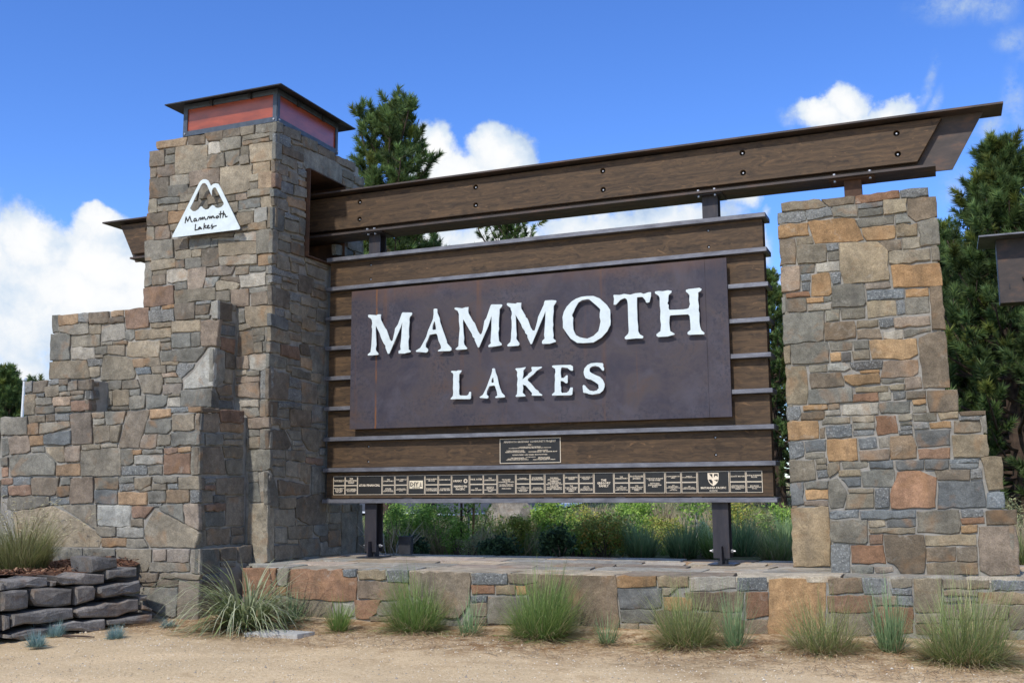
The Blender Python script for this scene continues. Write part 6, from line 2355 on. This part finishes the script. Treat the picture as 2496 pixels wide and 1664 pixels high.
# ---- pines
def pine(name_label, px, ty, dist, crown_r, crown_base, seed, shape=1.0, tufts=420, group='pine trees behind the monument', low=0.0, dark=1.0, needle=70, tl=.30):
    g = np.random.default_rng(seed)
    x, y = spot(px, dist); z = ground_z(x, y)
    top = at_height(ty, dist, px) - .25
    H = top - z
    t = thing('pine_tree', name_label, 'pine tree', (x, y, z), group)
    m = MB()
    pts, rad = [], []
    for i in range(9):
        f = i / 8
        pts.append((x + .10 * math.sin(f * 4 + seed), y + .10 * math.cos(f * 3 + seed), z - .2 + f * (H - .1)))
        rad.append((.018 * H + .05) * (1 - f) ** .85 + .012)
    m.tube(pts, rad, 9)
    m.build('trunk', 'bark', t)
    zb = crown_base * H
    limbs = MB()
    ax, ad = [], []
    nb = max(24, int(tufts / 7))
    for i in range(nb):
        f = (i + g.random()) / nb
        f = f ** .9
        h = zb + (H - zb) * f
        prof = (1 - f) ** .75 * min(1, .7 + f * 1.5) if shape >= 1 else min(1, ((1 - f) / .22)) ** .55 * (.75 + .25 * math.sin(i * 1.7 + seed))
        Lb = crown_r * max(prof, .10) * g.uniform(.65, 1.15)
        a = i * 2.399 + g.normal(0, .35)
        el = (.05 + .85 * f if shape >= 1 else .25 + .75 * f) + g.normal(0, .15)
        p = Vector((x, y, z + h))
        path = [p]
        segs = 5
        for s in range(segs):
            e2 = el + .16 * s - .12
            p = p + Vector((math.cos(a) * math.cos(e2), math.sin(a) * math.cos(e2), math.sin(e2))) * Lb / segs
            a += g.normal(0, .10)
            path.append(p)
        limbs.tube(path, [.012 + .022 * Lb * (1 - s / segs) * .6 for s in range(segs + 1)], 5, cap=False)
        k = max(3, int(tufts / nb * (.5 + Lb / max(crown_r, .1))))
        for q in range(k):
            s = .38 + .62 * (q + g.random()) / k
            i0 = min(int(s * segs), segs - 1); fr = s * segs - i0
            b0 = path[i0].lerp(path[i0 + 1], fr)
            side = Vector(g.normal(0, 1, 3)); side.z = abs(side.z) * .7
            out = (path[-1] - path[0]).normalized()
            dr = (out * g.uniform(.2, 1.0) + side * .75 + Vector((0, 0, .45)))
            dr.normalize()
            off = dr * g.uniform(.08, .34) * min(1, .4 + Lb)
            if q and g.random() < .5:
                limbs.tube([b0, b0 + off], [.008, .005], 4, cap=False)
            ax.append(b0 + off); ad.append(dr)
    limbs.build('limbs', 'bark', t)
    N = len(ax)
    A = np.repeat(np.array([tuple(p) for p in ax]), needle, 0); D = np.repeat(np.array([tuple(p) for p in ad]), needle, 0)
    n = N * needle
    u = g.random(n)
    side = g.normal(0, 1, (n, 3)); side -= (side * D).sum(1)[:, None] * D; side /= np.linalg.norm(side, axis=1)[:, None]
    fwd = .25 + 1.0 * u
    nd = D * fwd[:, None] + side * .8; nd /= np.linalg.norm(nd, axis=1)[:, None]
    base = A + D * (u * tl * .75)[:, None]
    L = g.uniform(.11, .19, n) * (tl / .30)
    wv = np.cross(nd, g.normal(0, 1, (n, 3))); wv /= np.linalg.norm(wv, axis=1)[:, None]
    wdt = (.0075 * dist / 22 + .004)
    V = np.stack([base - wv * wdt, base + wv * wdt, base + nd * L[:, None]], 1).reshape(-1, 3)
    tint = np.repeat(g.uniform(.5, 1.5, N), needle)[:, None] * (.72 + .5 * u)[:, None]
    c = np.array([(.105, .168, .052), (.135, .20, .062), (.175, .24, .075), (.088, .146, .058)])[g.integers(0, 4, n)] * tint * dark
    yel = np.repeat(g.random(N) < .10, needle)
    c[yel] *= np.array([1.6, 1.25, .9])
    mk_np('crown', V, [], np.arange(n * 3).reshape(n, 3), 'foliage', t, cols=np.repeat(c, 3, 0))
    return t


pine('tall pine with rounded top beside the tower lantern, above the beam', 888, 262, 27, 1.95, .22, 3, shape=.5, tufts=820, needle=130, tl=.38)
pine('pine whose top shows in the gap between beam and sign', 1165, 487, 33, 2.1, .2, 5, shape=.5, tufts=420, tl=.34)
pine('short pine filling the gap left of it, behind the beam post', 985, 560, 30, 1.5, .2, 6, shape=.5, tufts=320, tl=.32)
pine('slender pine showing in the slot between sign and pillar', 1787, 628, 34, 2.2, .05, 8, tufts=1100)
pine('tall dense pine at the right edge, with many upswept tips', 2352, 335, 24, 3.3, .05, 9, shape=1, tufts=1900, dark=.88, needle=120, tl=.36)
pine('bushy pine right behind the pillar, left of the tallest pine', 2205, 520, 29, 2.6, .06, 10, tufts=1000, needle=100)
pine('pine beyond the right edge with branches reaching into the photo', 2500, 330, 27, 4.2, .03, 12, tufts=1700)
pine('dark pine deep in the wood behind the pillar', 2270, 600, 36, 3.4, .05, 13, tufts=1400, dark=.85)
pine('dark pine deep in the wood under the rusty steel box', 2390, 560, 34, 3.4, .05, 14, tufts=1400, dark=.85)
pine('low spreading pine filling the gap right of the stepped pillar', 2290, 760, 31, 3.4, .02, 21, tufts=1300, needle=90, dark=.9)
pine('dark pine behind the pillar body', 2080, 700, 38, 3.2, .12, 15, tufts=700, dark=.8)
pine('dark pine behind the right end of the sign', 1850, 740, 38, 3.2, .04, 16, tufts=1000, dark=.9)
pine('pine at the far left edge beside the white pole', 0, 850, 42, 1.5, .15, 17, shape=1, tufts=620, tl=.38)
pine('small pine top showing just right of the white pole', 84, 890, 46, 1.3, .15, 18, shape=.5, tufts=420, tl=.38)
pine('pine rising behind the lower left wall', -20, 935, 55, 2.2, .05, 19, tufts=420, tl=.4)

# white pole far left
x, y = spot(41, 36); z = ground_z(x, y)
fp = thing('white_pole', 'thin white pole with a ball top, far left beyond the wall', 'flagpole', (x, y, z))
h = at_height(875, 36, 41)
MB().tube([(x, y, z - .2), (x, y, h)], [.055, .04], 8).build('pole', 'white_pole', fp)
bm = bmesh.new(); bmesh.ops.create_uvsphere(bm, u_segments=10, v_segments=6, radius=.075, matrix=Matrix.Translation((x - fp.location.x, y - fp.location.y, h + .06 - fp.location.z)))
me = bpy.data.meshes.new('ball'); bm.to_mesh(me); bm.free()
link('ball', me, 'white_pole', fp)

# ------------------------------------------------------------------ second monument at the right edge
Y2 = 6.0
mon = thing('rusty_steel_box', 'rusty steel box end with an overhanging flat cap, cut off by the right edge', 'sign', (9.4, Y2, ground_z(9.4, Y2)))
MB().box(7.82, 11.4, Y2 - .30, Y2 + .62, 3.822, 3.846).build('cap_plate', 'mill_steel', mon)
MB().box(8.065, 11.2, Y2, Y2 + .32, 2.842, 3.822, .004).build('box_body', 'beam_steel', mon)
MB().tube([(8.40, Y2 - .03, 3.22), (8.56, Y2 - .05, 2.95)], .022, 6).build('strut', 'bark', mon)
MB().box(8.20, 8.215, Y2 - .012, Y2, 3.06, 3.13).build('latch', 'dark_steel', mon)
MB().box(9.5, 9.9, Y2 + .04, Y2 + .28, ground_z(9.4, Y2) - .2, 2.842).build('post', 'beam_steel', mon)

# ------------------------------------------------------------------ things lying on the gravel
cv = thing('concrete_cover', 'flat pale concrete cover half buried in the gravel by the variegated grass', 'cover', (1.15, -2.62, -1.245))
MB().slab([(.93, -2.74), (1.47, -2.66), (1.52, -2.44), (.98, -2.42)], -1.28, -1.222).build('slab', 'concrete', cv)
m = MB().tube([(-.62, -3.42, -1.232), (-.48, -3.45, -1.226), (-.36, -3.40, -1.23), (-.24, -3.42, -1.228)], [.012, .011, .009, .005], 6)
tag(m.build('stick', 'bark'), 'brown stick lying on the gravel below the dark wall', 'stick')
m = MB().tube([(5.55, -2.32, -1.235), (5.60, -2.34, -1.225)], [.02, .015], 6)


def scatter():
    n = 15000
    x = nr.uniform(-1.5, 9.5, n); y = -1.9 - 5.2 * nr.random(n) ** 1.3
    r = nr.uniform(.003, .0085, n) * (1 + .8 * (nr.random(n) < .02))
    z = -1.25 + .012 * np.sin(x * 2.3 + 1.1 * np.sin(y * 1.7)) + .010 * np.sin(y * 3.1 + x * 1.3) + r * .3
    V = []
    ang = nr.uniform(0, 6.28, n)
    c = np.stack([x, y, z], 1)
    pts = []
    for k in range(4):
        a = ang + k * np.pi / 2
        rr = r * nr.uniform(.7, 1.2, n)
        pts.append(c + np.stack([np.cos(a) * rr, np.sin(a) * rr, nr.normal(0, .15, n) * r], 1))
    pts.append(c + np.stack([nr.normal(0, .2, n) * r, nr.normal(0, .2, n) * r, r * nr.uniform(.6, 1.1, n)], 1))
    V = np.stack(pts, 1).reshape(-1, 3)
    i = np.arange(n)[:, None] * 5
    T = np.concatenate([i + np.array([[k, (k + 1) % 4, 4]]) for k in range(4)])
    col = np.array([(.55, .43, .28), (.66, .54, .38), (.38, .28, .17), (.74, .66, .53), (.30, .26, .22)])[nr.integers(0, 5, n)]
    tag(mk_np('gravel', V, [], T, 'pebble', cols=np.repeat(col, 5, 0)), 'loose tan gravel over the yard', 'gravel', kind='stuff')
    # pine needles and dry straws
    n = 9000
    x = nr.uniform(-.6, 8.6, n); y = -1.60 - 1.5 * nr.random(n) ** 1.5
    a = nr.uniform(0, 3.14, n); L = nr.uniform(.02, .07, n); w = .0022
    z = -1.225 + .012 * np.sin(x * 2.3 + 1.1 * np.sin(y * 1.7)) + .010 * np.sin(y * 3.1 + x * 1.3) + .006 * nr.random(n)
    d = np.stack([np.cos(a), np.sin(a), nr.normal(0, .12, n)], 1) * L[:, None]; e = np.stack([-np.sin(a), np.cos(a), a * 0], 1) * w
    c = np.stack([x, y, z], 1)
    V = np.stack([c - d - e, c + d - e, c + d + e, c - d + e], 1).reshape(-1, 3)
    col = np.array([(.32, .19, .09), (.45, .33, .19), (.22, .12, .06)])[nr.integers(0, 3, n)]
    tag(mk_np('dry_needles', V, np.arange(n * 4).reshape(n, 4), [], 'pebble', cols=np.repeat(col, 4, 0)), 'dry needles and straws along the foot of the plinth', 'litter', kind='stuff')


scatter()
